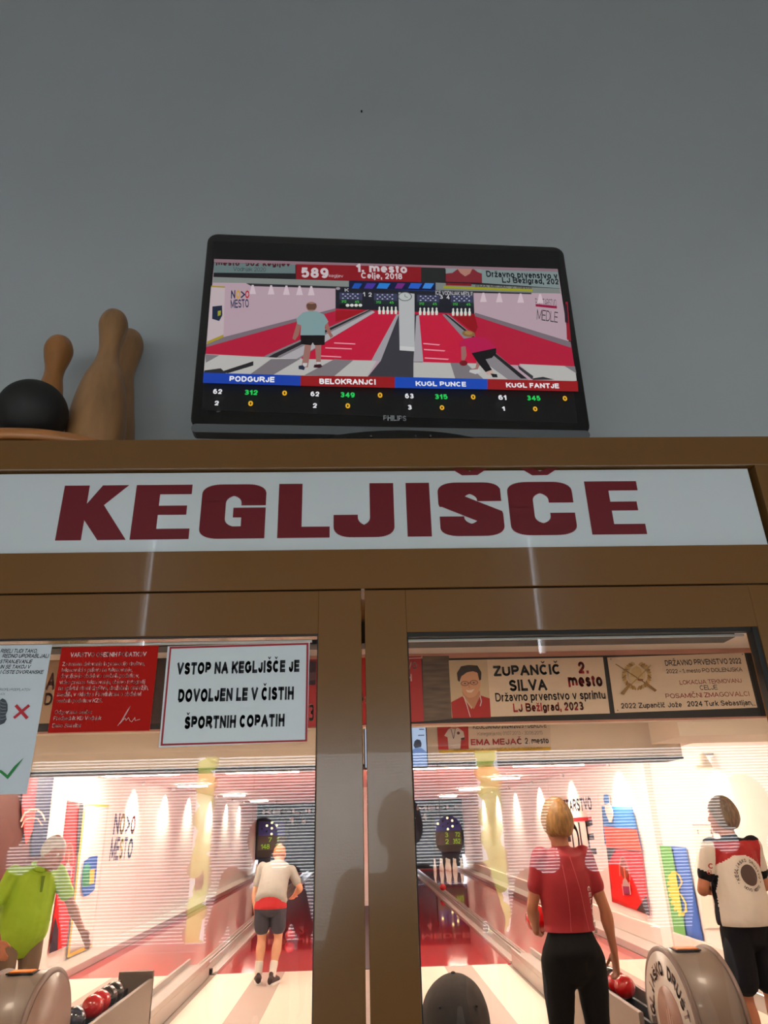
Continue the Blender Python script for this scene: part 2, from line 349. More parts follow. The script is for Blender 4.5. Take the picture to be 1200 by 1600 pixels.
for i, (x, lab) in enumerate([(-1.92, 'yellow green shrub outside the rear window behind the left gap of the blinds'), (1.64, 'yellow green shrub outside the rear window behind the right gap of the blinds')]):
    t = thing('shrub', lab, 'shrub', (x, -8.0, 0), 0, 'shrubs outside the rear window')
    m = MB(); rnd = random.Random(i)
    for k in range(46):
        z = .3 + 2.7 * k / 45; m.sphere((x + rnd.uniform(-.03, .03) * (1 + i), -8 + rnd.uniform(-.25, .25), z), rnd.uniform(.08, .10) * (1 + .3 * i), 8, 6)
    obj('foliage', m, mat('yellow_green_leaves', (228, 230, 120), .7), t); obj('stem', MB().tube([(x, -8, 0), (x, -8, 1.2)], .05), mat('bark', (90, 70, 50), .8), t)
struct('ground', MB().box(-4, 4, -8.8, -7.2, -.12, -.02), mat('outside_paving', (150, 148, 140), .8), label='pale paving outside the rear window')
# brown partition: header with a recess for the sign, side panels
hd = MB()
hd.box(-4.6, 4.6, 0, .40, 2.4385, 2.515); hd.box(-4.6, 4.6, 0, .30, 2.1515, 2.2405)
hd.box(.926, 4.6, 0, .30, 2.2405, 2.4385); hd.box(-4.6, -.93, 0, .30, 2.2405, 2.4385)
hd.box(-4.6, -.915, 0, .12, 0, 2.1515); hd.box(.935, 4.6, 0, .12, 0, 2.1515)
struct('wall_partition', hd, paint, bevel=.0015, label='glossy brown partition header above the glazed doors')
struct('trim_1', MB().box(-.93, .926, .03, .29, 2.2405, 2.4385), dark)
def leaf(n, x0, x1, ox0, ox1, gy, label):
    m = MB(); zt = 2.1475
    m.box(x0, ox0, 0, .05, .005, zt); m.box(ox1, x1, 0, .05, .005, zt); m.box(ox0, ox1, 0, .05, 2.0565, zt); m.box(ox0, ox1, 0, .05, .005, .14)
    o = struct('door_%d' % n, m, paint, bevel=.0012, label=label)
    obj('glass_pane', MB().box(ox0, ox1, gy, gy + .005, .14, 2.0565), GLASS, o)
    g = MB()
    if n == 2:
        g.box(ox1 - .011, ox1, .004, gy, .14, 2.0565); g.box(ox0, ox1 - .011, .008, gy, 2.049, 2.0565); g.box(ox0, ox0 + .003, .01, gy, .14, 2.049)
    else:
        g.box(ox1 - .002, ox1, .004, gy, .14, 2.0565); g.box(ox0, ox1 - .002, .004, gy, 2.0545, 2.0565)
    obj('glazing_gasket', g, dark, o)
    b = MB().box(ox0 + .004, ox1 - .014, gy + .008, gy + .014, 2.045, 2.0492)
    obj('glazing_bead', b, mat('brushed_aluminium', (190, 190, 188), .35, metal=.8), o)
    return o
leaf(1, -.911, .0075, -.83, -.081, .0145, 'left brown glazed door leaf with paper notices on its pane')
leaf(2, .0145, .931, .1005, .838, .026, 'right brown glazed door leaf with a clear pane')
struct('trim_2', MB().box(-.905, .93, .26, .32, 2.097, 2.151), dark)

# lane hall shell
hw = mat('white_hall_wall', (240, 232, 226), .6, bump=.02, bscale=50)
struct('wall_left', MB().box(XL - .1, XL, .34, YF + 1.5, 0, ZC), hw, label='white side wall left of the lanes')
struct('wall_right', MB().box(XR, XR + .1, .34, YF + 1.5, 0, ZC), hw, label='white side wall right of the lanes')
struct('ceiling', MB().box(XL, XR, .34, YF + 1.5, ZC, ZC + .1), hw, label='white ceiling of the bowling hall')
fw = MB().box(XL, XR, YF, YF + .1, .52, ZC); fw.box(XL, XR, YF + 1.2, YF + 1.3, -.1, .6)
struct('wall_far', fw, mat('navy_end_panel', (28, 40, 66), .5), label='dark navy panel at the far end of the lanes')
struct('wall_pit', MB().box(XL, XR, YF + .9, YF + 1.0, -.02, .52), dark)
struct('trim_3', MB().box(XL, XL + .32, 9.1, YF, 0, .10), mat('grey_wall_gutter', (178, 170, 166), .35), bevel=.01)
struct('trim_4', MB().box(XR - .36, XR, 9.1, YF, 0, .10), mat('grey_wall_gutter', (178, 170, 166), .35), bevel=.01)
struct('trim_5', MB().box(XR - .07, XR, 6.3, 26, .10, .32), mat('pale_skirting', (226, 208, 200), .5), bevel=.01)
pl_ = MB().box(XR - .09, XR, 8.9, 9.25, .1, ZC)
struct('trim_6', pl_, hw, bevel=.004)
struct('trim_7', MB().box(XL, XL + .02, 8.62, 9.2, .1, ZC), hw, bevel=.004)
struct('column', MB().box(-.2, .28, 16.6, 17.1, 0, ZC).box(-.22, .30, 16.58, 17.12, 0, .12), hw, bevel=.005, label='white square column between the middle lanes')
# hanging beams
b1 = MB().box(XL, XR, 2.22, 2.36, 2.15, ZC)
struct('trim_8', b1, mat('cream_beam', (238, 228, 214), .7))
struct('trim_9', MB().box(-3.6, XR, 2.195, 2.22, 2.474, ZC).box(-3.6, XR, 2.20, 2.22, 2.142, 2.150), mat('pink_wood_strip', (205, 150, 132), .6, var=.12, vscale=8, stretch=(1, 10, 10)))
struct('trim_10', MB().box(-3.3, 2.95, 5.2, 5.6, 2.185, ZC), mat('cream_beam', (238, 228, 214), .7), bevel=.003, label='cream beam across the hall behind the banner board')
struct('trim_11', MB().box(-3.3, 2.95, 5.19, 5.60, 2.165, 2.184), mat('dark_shadow_strip', (52, 48, 52), .6))  # shadow line under the beam, put in as a dark strip
struct('trim_12', MB().box(2.6, 4.1, 4.4, 5.0, 2.28, ZC), mat('cream_beam', (238, 228, 214), .7), bevel=.004)

# lanes
redlane = mat('red_lane_lacquer', (204, 16, 28), .08, coat=1.0, spec=.8)
LANES = [(-3.72, -2.20), (-1.83, -.45), (.55, 1.93), (2.27, 3.72)]
nm = ['left wall', 'left of the central aisle', 'right of the central aisle', 'right wall']
ll = ['red lacquered bowling lane along the left wall', 'red lacquered bowling lane ahead of the man in the grey shirt', 'red lacquered bowling lane right beside the middle door post', 'red lacquered bowling lane along the right wall ending at the lit pins']
al = ['white approach board with grey stripe at the left drum', 'white approach board with grey stripe under the man in the grey shirt', 'white approach board with grey stripe left of the woman in red', 'white approach board with grey stripe by the right wall']
for i, (a, b) in enumerate(LANES):
    tag(obj('bowling_lane', MB().box(a, b, 9.1, YF + .6, -.004, .004), redlane), ll[i], 'bowling lane', 'red bowling lanes')
    o = obj('approach_board', MB().box(2.37 if i == 3 else a, -2.34 if i == 0 else 1.88 if i == 2 else b, 2.6, 9.09, -.004, .006), mat('white_approach_board', (238, 222, 206), .3)); tag(o, al[i], 'floor board', 'white approach boards')
    c = (a + b) / 2
    obj('centre_stripe', MB().box(c - .175, c + .175, 2.6, 9.08, .006, .0075), mat('grey_stripe', (178, 160, 150), .4), o)
galv = mat('grey_gutter', (188, 180, 174), .3, metal=.25, var=.05, vscale=4, stretch=(6, .3, 1))
def gutter(x0, x1, y0, y1, label, y_first):
    w = x1 - x0
    t = thing('ball_return_gutter', label, 'gutter', ((x0 + x1) / 2, y0, 0), 0, 'grey gutters between lanes')
    m = MB()
    m.prism([(x0, y0, .004), (x0, y0, .03), (x0 + .02, y0, .03), (x0 + .05, y0, .012), (x0 + w * .38, y0, .012), (x0 + w * .42, y0, .05), (x0 + w * .42, y0, .004)], (0, y1 - y0, 0))
    m.prism([(x1, y0, .004), (x1, y0, .03), (x1 - .02, y0, .03), (x1 - .05, y0, .012), (x1 - w * .38, y0, .012), (x1 - w * .42, y0, .05), (x1 - w * .42, y0, .004)], (0, y1 - y0, 0))
    obj('channel', m, galv, t)
    obj('return_rail', MB().box(x0 + w * .42, x0 + w * .47, y0, y1, .004, .09), galv, t); obj('return_rail', MB().box(x0 + w * .55, x0 + w * .60, y0, y1, .004, .09), galv, t)
    obj('rail_slot', MB().box(x0 + w * .47, x0 + w * .55, y0, y1, .004, .07), mat('dark_slot', (70, 58, 54), .5), t)
    obj('end_cap', MB().box(x0 + w * .2, x0 + w * .36, y0 - .03, y0 + .05, .0, .06), dark, t); obj('end_cap', MB().box(x0 + w * .66, x0 + w * .82, y0 - .03, y0 + .05, .0, .06), dark, t)
gutter(-2.20, -1.83, 9.12, YF, 'grey ball return gutter between the two left lanes', 9.1)
gutter(1.93, 2.27, 9.12, YF, 'grey ball return gutter between the two right lanes with a red ball', 9.1)
gutter(-.45, -.15, 9.12, YF, 'grey gutter on the aisle side of the left middle lane', 9.1)
gutter(.25, .55, 9.12, YF, 'grey gutter on the aisle side of the right middle lane', 9.1)
struct('floor_aisle', MB().box(-.15, .25, 9.1, YF, -.004, .003), mat('dark_aisle', (70, 66, 70), .6))

# ------------------------------------------------------------------ ceiling lights
tube_m = glow('lit_tube', (255, 236, 214), TUBE)
pos = [(-3.3, 'ceiling tube over the left wall lane'), (-1.48, 'ceiling tube over the left middle lane'), (1.28, 'ceiling tube over the right middle lane'), (2.95, 'ceiling tube over the right wall lane')]
for r_, (y, tx) in enumerate([(10.0, 'front'), (13.5, 'middle'), (18.5, 'far'), (23.5, 'farthest'), (8.5, 'second approach'), (7.0, 'first approach')]):
    for x, l in pos:
        w = .55 if r_ not in (1, 2, 3) else .28
        if r_ in (1, 2, 3) and abs(x) < 2: continue
        t = thing('ceiling_light', 'white %s, %s row from the doors' % (l, tx), 'ceiling light', (x, y, ZC), 0, 'white ceiling tubes over the lanes')
        obj('housing', MB().box(x - w, x + w, y - .05, y + .05, ZC - .03, ZC), white, t)
        obj('diffuser', MB().box(x - w, x + w, y - .03, y + .03, ZC - .055, ZC - .03), tube_m, t)
PANELS = []
for x in (-1.9, -.65, .6, 1.9):  # added lamps, hidden above the door opening, to brighten the banners
    t = thing('ceiling_light', 'added square ceiling panel in front of the banner board, %s' % {-1.9: 'leftmost', -.65: 'left of the middle', .6: 'right of the middle', 1.9: 'rightmost'}[x], 'ceiling light', (x, 1.0, ZC), 0, 'added ceiling panels in front of the banners')
    obj('housing', MB().box(x - .16, x + .16, .84, 1.16, ZC - .02, ZC), white, t)
    obj('diffuser', MB().box(x - .14, x + .14, .86, 1.14, ZC - .026, ZC - .02), glow('fill_panel', (255, 232, 206), FILL_PANEL), t)
for x in (-2.6, -.9, .9, 2.6):  # added lamps, hidden by the banner beam, to brighten people and drums
    t = thing('ceiling_light', 'added square ceiling panel between the two beams, %s' % {-2.6: 'leftmost', -.9: 'left of the middle', .9: 'right of the middle', 2.6: 'rightmost'}[x], 'ceiling light', (x, 3.2, ZC), 0, 'added ceiling panels between the beams')
    obj('housing', MB().box(x - .2, x + .2, 3.0, 3.4, ZC - .02, ZC), white, t)
    obj('diffuser', MB().box(x - .18, x + .18, 3.02, 3.38, ZC - .026, ZC - .02), glow('fill_panel', (255, 232, 206), FILL_PANEL), t)
def washer(x, y, z, label, e, aim, size=105, rad=.03):
    t = thing('wall_spotlight', label, 'spotlight', (x, y, z), 0, 'small white spotlights washing the side walls')
    m = MB().lathe([(.02, .05), (.035, .04), (.04, -.01), (.032, -.01), (.03, .01)], (x, y, z)); obj('lamp_body', m, white, t)
    obj('lens', MB().lathe([(.029, 0), (.029, .004)], (x, y, z)), glow('lit_lens', (255, 232, 200), 14), t)
    obj('bracket', MB().box(x - .012, x + .012, y - .012, y + .012, z + .04, ZC), white, t)
    L = bpy.data.lights.new('spot', 'SPOT'); L.energy = e; L.color = (1, .84, .64); L.spot_size = R(size); L.spot_blend = .9; L.shadow_soft_size = rad
    o = bpy.data.objects.new('spot', L); link(o, t); o.location = (0, 0, -.015)
    o.rotation_euler = Vector(aim).to_track_quat('-Z', 'Y').to_euler()
for k, y in enumerate([9.9, 12.2, 14.4, 16.6, 19.2, 21.7, 24.2]):
    washer(XL + .16, y, ZC - .06, 'wall spotlight on the left wall, %s from the doors' % ['nearest', 'second', 'third', 'fourth', 'fifth', 'sixth', 'farthest'][k], SPOT, (-.25, 0, -1))
for k, y in enumerate([10.2, 12.9, 15.5, 18.2, 20.8, 23.4]):
    washer(XR - .16, y, ZC - .06, 'wall spotlight on the right wall, %s beyond the big lamp' % ['first', 'second', 'third', 'fourth', 'fifth', 'sixth'][k], SPOT, (.25, 0, -1))
for x, l in ((-3.0, 'left'), (3.0, 'right')):  # added spotlights to brighten the far pins
    washer(x, 25.6, ZC - .06, 'added ceiling spotlight aimed at the pins of the %s wall lane' % l, 260, (.12 * (1 if x > 0 else -1), 1.0, -.85), 60)
# big lamp on the right wall near the doors
p = at(1098, 1192, X=XR - .14)
t = thing('wall_lamp', 'bright white lamp high on the right wall above the man in white and red', 'lamp', tuple(p))
obj('shade', MB().lathe([(.03, .10), (.05, .08), (.10, -.06), (.095, -.06), (.045, .07)], p), mat('lit_shade', (250, 240, 215), .5), t)
obj('bulb', MB().sphere(p + Vector((0, 0, -.01)), .04, 16, 10), glow('lit_bulb', (255, 236, 205), 40), t)
obj('arm', MB().box(p.x, XR, p.y - .015, p.y + .015, p.z + .08, p.z + .11), white, t)
L = bpy.data.lights.new('lamp_light', 'SPOT'); L.energy = 9; L.color = (1, .87, .68); L.spot_size = R(120); L.spot_blend = .8; L.shadow_soft_size = .05
o = bpy.data.objects.new('lamp_light', L); link(o, t); o.location = (0, 0, -.07); o.rotation_euler = Vector((.2, 0, -1)).to_track_quat('-Z', 'Y').to_euler()

# ================================================================== ARTWORK
class Art:
    """flat printed or glowing picture: one mesh, one material per colour"""
    def __init__(s, pl, lit=0): s.mb = MB(); s.pl = pl; s.ms = []; s.k = {}; s.lit = lit; s.e = 1.0
    def idx(s, rgb):
        rgb = tuple(int(v) for v in rgb)
        if rgb not in s.k:
            s.k[rgb] = len(s.ms)
            n = ('glow_%d_%d_%d' if s.lit else 'ink_%d_%d_%d') % rgb
            s.ms.append(glow(n, rgb, s.lit) if s.lit else mat(n, rgb, .6))
        return s.k[rgb]
    def p(s, pts, rgb, dz=.25):
        s.e += dz; ppoly(s.mb, s.pl, pts, s.idx(rgb), s.e); return s
    def r(s, x0, y0, x1, y1, rgb, **k): return s.p([(x0, y0), (x1, y0), (x1, y1), (x0, y1)], rgb, **k)
    def t(s, items, rgb, bold=.02, shear=0):
        s.e += .25; letters(s.mb, s.pl, items, s.idx(rgb), bold, s.e, shear); return s
    def line(s, pts, w, rgb):
        s.e += .25
        for (x0, y0), (x1, y1) in zip(pts[:-1], pts[1:]):
            l = math.hypot(x1 - x0, y1 - y0) or 1; nx, ny = -(y1 - y0) / l * w / 2, (x1 - x0) / l * w / 2
            ppoly(s.mb, s.pl, [(x0 + nx, y0 + ny), (x1 + nx, y1 + ny), (x1 - nx, y1 - ny), (x0 - nx, y0 - ny)], s.idx(rgb), s.e)
        return s
    def make(s, name, parent): return obj(name, s.mb, s.ms, parent)
def crop(ox, oy, sc):
    def f(*pts):
        q = [(ox + x / sc, oy + y / sc) for x, y in pts]
        return q
    return f
def tx(c, items):
    """text items given in crop coordinates"""
    ox, oy, sc = c; o = []
    for it in items:
        o.append((it[0], ox + it[1] / sc, ox + it[2] / sc, oy + it[3] / sc, oy + it[4] / sc, (it[5] / sc if len(it) > 5 else 0)) + tuple(it[6:7]))
    return o
def panel(name, label, cat, c, m, th=.002, group=None):
    """a rigid flat sheet through four room points, thickened backwards"""
    n = (c[1] - c[0]).cross(c[3] - c[0]).normalized()
    if n.dot(EYE - c[0]) > 0: n = -n
    return tag(obj(name, MB().prism(c, n * th), m), label, cat, group)

# ------------------------------------------------------------------ big sign
SY = .012
o = tag(obj('sign_board', MB().box(-.915, .9135, SY, SY + .012, 2.2435, 2.4345), mat('white_sign_face', (214, 220, 222), .18, coat=.3)),
        'long white sign with wine red capitals set in the brown header', 'sign')
sg = MB(); Yl = SY - .0006
def upright(xl, xr, pts):   # letter outline in the unit square, between two pixel columns at its foot
    a = at(xl, 838, Y=Yl).x; b = at(xr, 838, Y=Yl).x; z0, z1 = 2.2725, 2.4045
    return [Vector((a + (b - a) * x, Yl, z0 + (z1 - z0) * y)) for x, y in pts]
SWN = [0]
def sweep(xl, xr, path, pw, ph):
    for (x, y) in path:
        SWN[0] += 1
        q = upright(xl, xr, [(x - pw, y - ph), (x + pw, y - ph), (x + pw, y + ph), (x - pw, y + ph)])
        sg.poly([v - Vector((0, 2e-7 * SWN[0], 0)) for v in q])
def arc(cx, cy, rx, ry, a0, a1, n=26, pw=2.4):
    o = []
    for i in range(n + 1):
        a = R(a0 + (a1 - a0) * i / n); c, s_ = cos(a), sin(a)
        o.append((cx + rx * math.copysign(abs(c) ** (2 / pw), c), cy + ry * math.copysign(abs(s_) ** (2 / pw), s_)))
    return o
def seg(a, b, n=14): return [(a[0] + (b[0] - a[0]) * i / n, a[1] + (b[1] - a[1]) * i / n) for i in range(n + 1)]
for pts in ([(0, 0), (.38, 0), (.38, 1), (0, 1)], [(.38, .36), (.62, 0), (1.04, 0), (.64, .63), (.98, 1), (.58, 1), (.38, .66)]): sg.poly(upright(87, 193, pts))
EE = [[(0, 0), (.43, 0), (.43, 1), (0, 1)], [(.43, .82), (.98, .82), (.98, 1), (.43, 1)], [(.43, .44), (.92, .44), (.92, .61), (.43, .61)], [(.43, 0), (1, 0), (1, .19), (.43, .19)]]
for pts in EE: sg.poly(upright(203, 295, pts))
sweep(310, 413, seg((.81, .70), (.81, .74), 3) + arc(.5, .72, .31, .18, 0, 180) + seg((.19, .72), (.19, .28)) + arc(.5, .28, .31, .18, 180, 300), .19, .10)
for pts in ([(.63, 0), (1, 0), (1, .56), (.63, .56)], [(.50, .38), (.63, .38), (.63, .56), (.50, .56)], [(.45, .0), (.65, .0), (.65, .2), (.45, .2)]): sg.poly(upright(310, 413, pts))
for pts in ([(0, 0), (.46, 0), (.46, 1), (0, 1)], [(.46, 0), (1, 0), (1, .2), (.46, .2)]): sg.poly(upright(433, 515, pts))
sweep(521, 617, seg((.80, .90), (.80, .30)) + arc(.5, .29, .30, .19, 0, -180) + seg((.20, .30), (.20, .31), 2), .20, .10)
sg.poly(upright(637, 675, [(0, 0), (1, 0), (1, 1), (0, 1)]))
sweep(688, 790, seg((.80, .76), (.80, .78), 2) + arc(.5, .74, .30, .16, 0, 90) + arc(.5, .715, .31, .185, 90, 200)
      + seg((.21, .65), (.79, .36), 30) + arc(.5, .285, .31, .185, 20, -90) + arc(.5, .26, .30, .16, 270, 180) + seg((.20, .26), (.20, .24), 2), .19, .10)
sweep(800, 904, seg((.81, .70), (.81, .72), 2) + arc(.5, .72, .31, .18, 0, 180) + seg((.19, .72), (.19, .28)) + arc(.5, .28, .31, .18, 180, 360) + seg((.81, .28), (.81, .31), 2), .19, .10)
for pts in EE: sg.poly(upright(926, 1012, pts))
PS = Plane((0, SY, 0), (0, -1, 0), .0006)
for dx in (0, 109.5):
    ppoly(sg, PS, [(702 + dx, 731), (719 + dx, 730.6), (734 + dx, 736.5), (749 + dx, 730.2), (765 + dx, 729.8), (746 + dx, 742.5), (722 + dx, 743)])
obj('lettering', sg, maroon, o)

# ------------------------------------------------------------------ notices on the left pane
GP = Plane((0, .0122, 0), (0, -1, 0), .0003)
def rect(x0, x1, z0, z1, y): return [Vector((x0, y, z1)), Vector((x1, y, z1)), Vector((x1, y, z0)), Vector((x0, y, z0))]
paper = mat('white_paper', (206, 214, 220), .5)
o = panel('paper_notice', 'white paper notice with red cross and green tick at the left edge', 'notice', rect(-.82, -.618, 1.766, 2.046, .0123), paper, .0006)
a = Art(GP); c7 = (0, 1000, 6.667)
a.t(tx(c7, [('RBELI TUDI TAKO,', 0, 383, 92, 140), ('REDNO UPORABLJALI', 20, 500, 146, 188), ('STRANJEVANJE', -6, 328, 203, 246), ('IN SE TAKOJ V', 0, 312, 258, 300), ('I ČISTE DVORANSKE', 0, 445, 304, 354)]), (30, 34, 46), .02, .18)
a.t(tx(c7, [('PROFILI PODPLATOV', -20, 316, 504, 530), ('ATA', 0, 48, 552, 575)]), (70, 60, 70), .004, .15)
a.p([(0, 1094), (4, 1091), (9, 1094), (12, 1101), (12, 1110), (9, 1117), (10.5, 1124), (7, 1130), (0, 1133)], (62, 68, 76))
for k in range(6): a.line([(1, 1096 + k * 5.6), (4, 1098 + k * 5.2), (9.5, 1099 + k * 4.6)], .9, (130, 138, 146))
a.line([(22, 1122), (46, 1102)], 4.2, (186, 24, 40)); a.line([(25, 1102), (43, 1122.5)], 5.2, (186, 24, 40))
a.p([(-2, 1203), (3, 1203.5), (12, 1211), (22, 1198), (37.5, 1184), (26, 1200), (12.5, 1217.5), (-1, 1206)], (20, 128, 56))
a.make('printed_text', o)
o = panel('red_notice', 'red notice with small white text beside the white rules sign', 'notice', rect(-.598, -.4045, 1.8745, 2.0405, .0123), mat('red_notice_paper', (180, 22, 12), .7, spec=.15), .0008)
a = Art(GP); c3 = (0, 980, 4.8)
a.t(tx(c3, [('VARSTVO OSEBNIH PODATKOV', 526, 1096, 190, 226, -6)]), (238, 214, 208), .02)
a.t(tx(c3, [('Za namen delovanja in promocijo društva,', 465, 1083, 262, 298, -4), ('tekmovalci s prijavo na tekmovanje,', 459, 990, 306, 344, -3), ('dovoljujejo obdelavo osebnih podatkov,', 451, 1040, 350, 390, -4), ('video prenos tekmovanja, objavo fotografij', 444, 1085, 397, 436, -4),
    ('na spletni strani društva, družabnih omrežjih,', 436, 1110, 440, 482, -4), ('medijih, v skladu s Pravilnikom o obdelavi', 427, 1055, 487, 528, -4), ('osebnih podatkov KZS.', 421, 765, 536, 574, -2),
    ('Odgovorna oseba:', 407, 686, 622, 660, -2), ('Predsednik KD Vodnjak', 399, 757, 668, 706, -3), ('Beno Smrekar', 391, 607, 722, 754, -2)]), (236, 200, 192), .012)
a.line([(184, 1134), (190, 1126), (198, 1112), (204, 1103), (197, 1116), (190, 1128), (187, 1131)], .8, (226, 178, 168)); a.line([(188, 1129), (196, 1122), (197, 1126), (201, 1121), (203, 1126), (206, 1128), (211, 1121), (211, 1126), (219, 1124)], .8, (226, 178, 168))
a.make('printed_text', o)
o = panel('rules_sign', 'white sign with red border and three lines of black capitals', 'sign', [at(262, 1010, Y=.0123), at(484, 1003.5, Y=.0123), at(480, 1158.5, Y=.0123), at(248, 1168, Y=.0123)], mat('white_rules_face', (212, 219, 222), .35), .0022)
a = Art(GP); c4 = (230, 970, 4.138)
A_ = [(146, 168), (1044, 142), (1034, 780), (86, 808)]; B_ = [(140 + 16, 181), (1030, 155), (1021, 769), (100, 795)]
F_ = crop(*c4)
for i in range(4): a.p([F_(A_[i])[0], F_(A_[(i + 1) % 4])[0], F_(B_[(i + 1) % 4])[0], F_(B_[i])[0]], (160, 24, 38), dz=.02)
a.t(tx(c4, [('VSTOP NA KEGLJIŠČE JE', 188, 983, 248, 355, -20), ('DOVOLJEN LE V ČISTIH', 197, 947, 417, 528, -18), ('ŠPORTNIH COPATIH', 239, 887, 594, 706, -18)]), (12, 12, 26), .05)
a.make('lettering', o)

# ------------------------------------------------------------------ television
TVc = Vector((.1012, .13, 2.9322)); yaw, tilt = R(2.457), R(2.2)
tu = Vector((cos(yaw), sin(yaw), 0)); tn0 = Vector((sin(yaw), -cos(yaw), 0)); tv = Vector((0, 0, 1)) * cos(tilt) + tn0 * sin(tilt); tn = tu.cross(tv)
tn = tn if tn.dot(EYE - TVc) > 0 else -tn
TW, TH = 1.037, .6295
def tf(a, b, d=0): return TVc + tu * a + tv * b + tn * d
def rrect(a0, a1, b0, b1, r, n=5):
    o = []
    for (cx, cy, s) in ((a1 - r, b1 - r, 0), (a0 + r, b1 - r, 90), (a0 + r, b0 + r, 180), (a1 - r, b0 + r, 270)):
        for i in range(n + 1): t_ = R(s + 90 * i / n); o.append((cx + r * cos(t_), cy + r * sin(t_)))
    return o
tvt = thing('television', 'black flat television leaning forward on top of the brown partition', 'television', (.1012, .16, 2.517))
gb = mat('gloss_black_bezel', (11, 11, 12), .16, coat=.5)
m = MB().prism([tf(x, y, 0) for x, y in rrect(-TW / 2, TW / 2, -TH / 2, TH / 2, .03)], -tn * .045)
m.prism([tf(x, y, -.045) for x, y in rrect(-TW / 2 + .06, TW / 2 - .06, -TH / 2 + .05, TH / 2 - .08, .05)], -tn * .05)
obj('housing', m, gb, tvt, bevel=.004)
m = MB().prism([tf(x, y, .001) for x, y in rrect(-TW / 2 + .004, TW / 2 - .004, -TH / 2 - .012, -TH / 2 + .012, .0115)], -tn * .035)
obj('grey_trim', m, mat('grey_tv_trim', (118, 122, 126), .35, metal=.5), tvt)
PT = Plane(tf(0, 0, .0), tn, .0004)
c1 = (280, 350, 1.8182); G1 = crop(*c1)
scr = MB().poly([PT(*q) for q in G1((98, 50), (1078, 78), (1131, 567), (64, 529))])
sc_o = obj('screen', scr, glow('dark_lcd', (12, 12, 13), 1.0), tvt)
a = Art(PT, lit=.9); q1 = lambda *p: G1(*p)
c2 = (330, 380, 4.138); G2 = crop(*c2); c3b = (600, 390, 3.871); G3 = crop(*c3b)
a.p(q1((100, 100), (1075, 128), (1125, 453), (72, 432)), (176, 152, 162))
a.p(q1((100, 100), (1075, 128), (1076, 137), (99, 110)), (136, 108, 118))
a.p(q1((99, 110), (1076, 137), (1082, 186), (97, 152)), (28, 28, 32))
a.p(q1((99, 111), (330, 116), (330, 141), (98, 139)), (98, 116, 116))
a.t(tx(c1, [('mesto  502 kegljev', 104, 316, 103, 122, 3, .04)]), (70, 30, 36)); a.t(tx(c1, [('Vodnjak 2020', 153, 246, 122, 137, 2, .0)]), (38, 48, 52))
a.p(q1((99, 100), (332, 107), (332, 114), (99, 110)), (136, 108, 118))
a.p(q1((332, 115), (687, 123), (687, 166), (332, 158)), (130, 20, 30))
a.t(tx(c1, [('589', 347, 424, 124, 153, 2, .04), ('kegljev', 425, 466, 143, 154, 1, .0), ('1. mesto', 502, 648, 113, 137, 4, .04), ('Celje, 2018', 517, 634, 138, 159, 3, .03)]), (196, 184, 188))
a.p(q1((687, 124), (755, 126), (755, 170), (687, 167)), (34, 36, 36))
a.p(q1((757, 127), (858, 130), (860, 168), (757, 165)), (120, 36, 46)); a.p(q1((790, 128), (832, 129), (826, 142), (812, 150), (798, 140)), (166, 118, 104)); a.p(q1((757, 127), (792, 128), (776, 140), (757, 142)), (128, 140, 140)); a.p(q1((836, 129), (859, 130), (859, 142), (848, 138)), (128, 140, 140))
a.p(q1((859, 131), (1076, 137), (1081, 184), (860, 169)), (122, 136, 136))
a.t(tx(c1, [('Državno prvenstvo v', 873, 1076, 134, 156, 6, .03), ('LJ Bežigrad, 202', 918, 1079, 152, 172, 5, .03)]), (22, 26, 30))
a.p(q1((97, 152), (484, 163), (484, 184), (205, 176), (190, 169), (96, 168)), (126, 132, 128)); a.p(q1((190, 170), (484, 180), (484, 186), (206, 178)), (42, 40, 46))
a.p(q1((728, 168), (1081, 185), (1083, 199), (728, 192)), (120, 126, 122)); a.p(q1((728, 189), (1000, 197), (1000, 201), (728, 195)), (42, 40, 46))
a.p(q1((757, 169), (830, 171), (830, 178), (757, 176)), (120, 26, 34)); a.t(tx(c1, [('EMA MEJAČ 2. mesto', 842, 1001, 172, 182, 5, .02)]), (70, 60, 60)); a.p(q1((750, 178), (1003, 187), (1003, 194), (750, 184)), (150, 150, 30))
# score monitors in the picture
a.p(q1((482, 164), (728, 169), (728, 199), (482, 192)), (16, 24, 60)); 
for k, (x, w_, cc) in enumerate([(490, 30, (30, 80, 170)), (525, 34, (70, 50, 150)), (560, 40, (40, 120, 200)), (612, 30, (110, 40, 120)), (650, 40, (40, 90, 190)), (690, 34, (60, 130, 210))]):
    a.p(q1((x + 8, 170), (x + w_, 171), (x + w_ - 10, 186), (x, 185)), cc)
a.p(q1((484, 186), (726, 192), (726, 196), (484, 190)), (20, 70, 150))
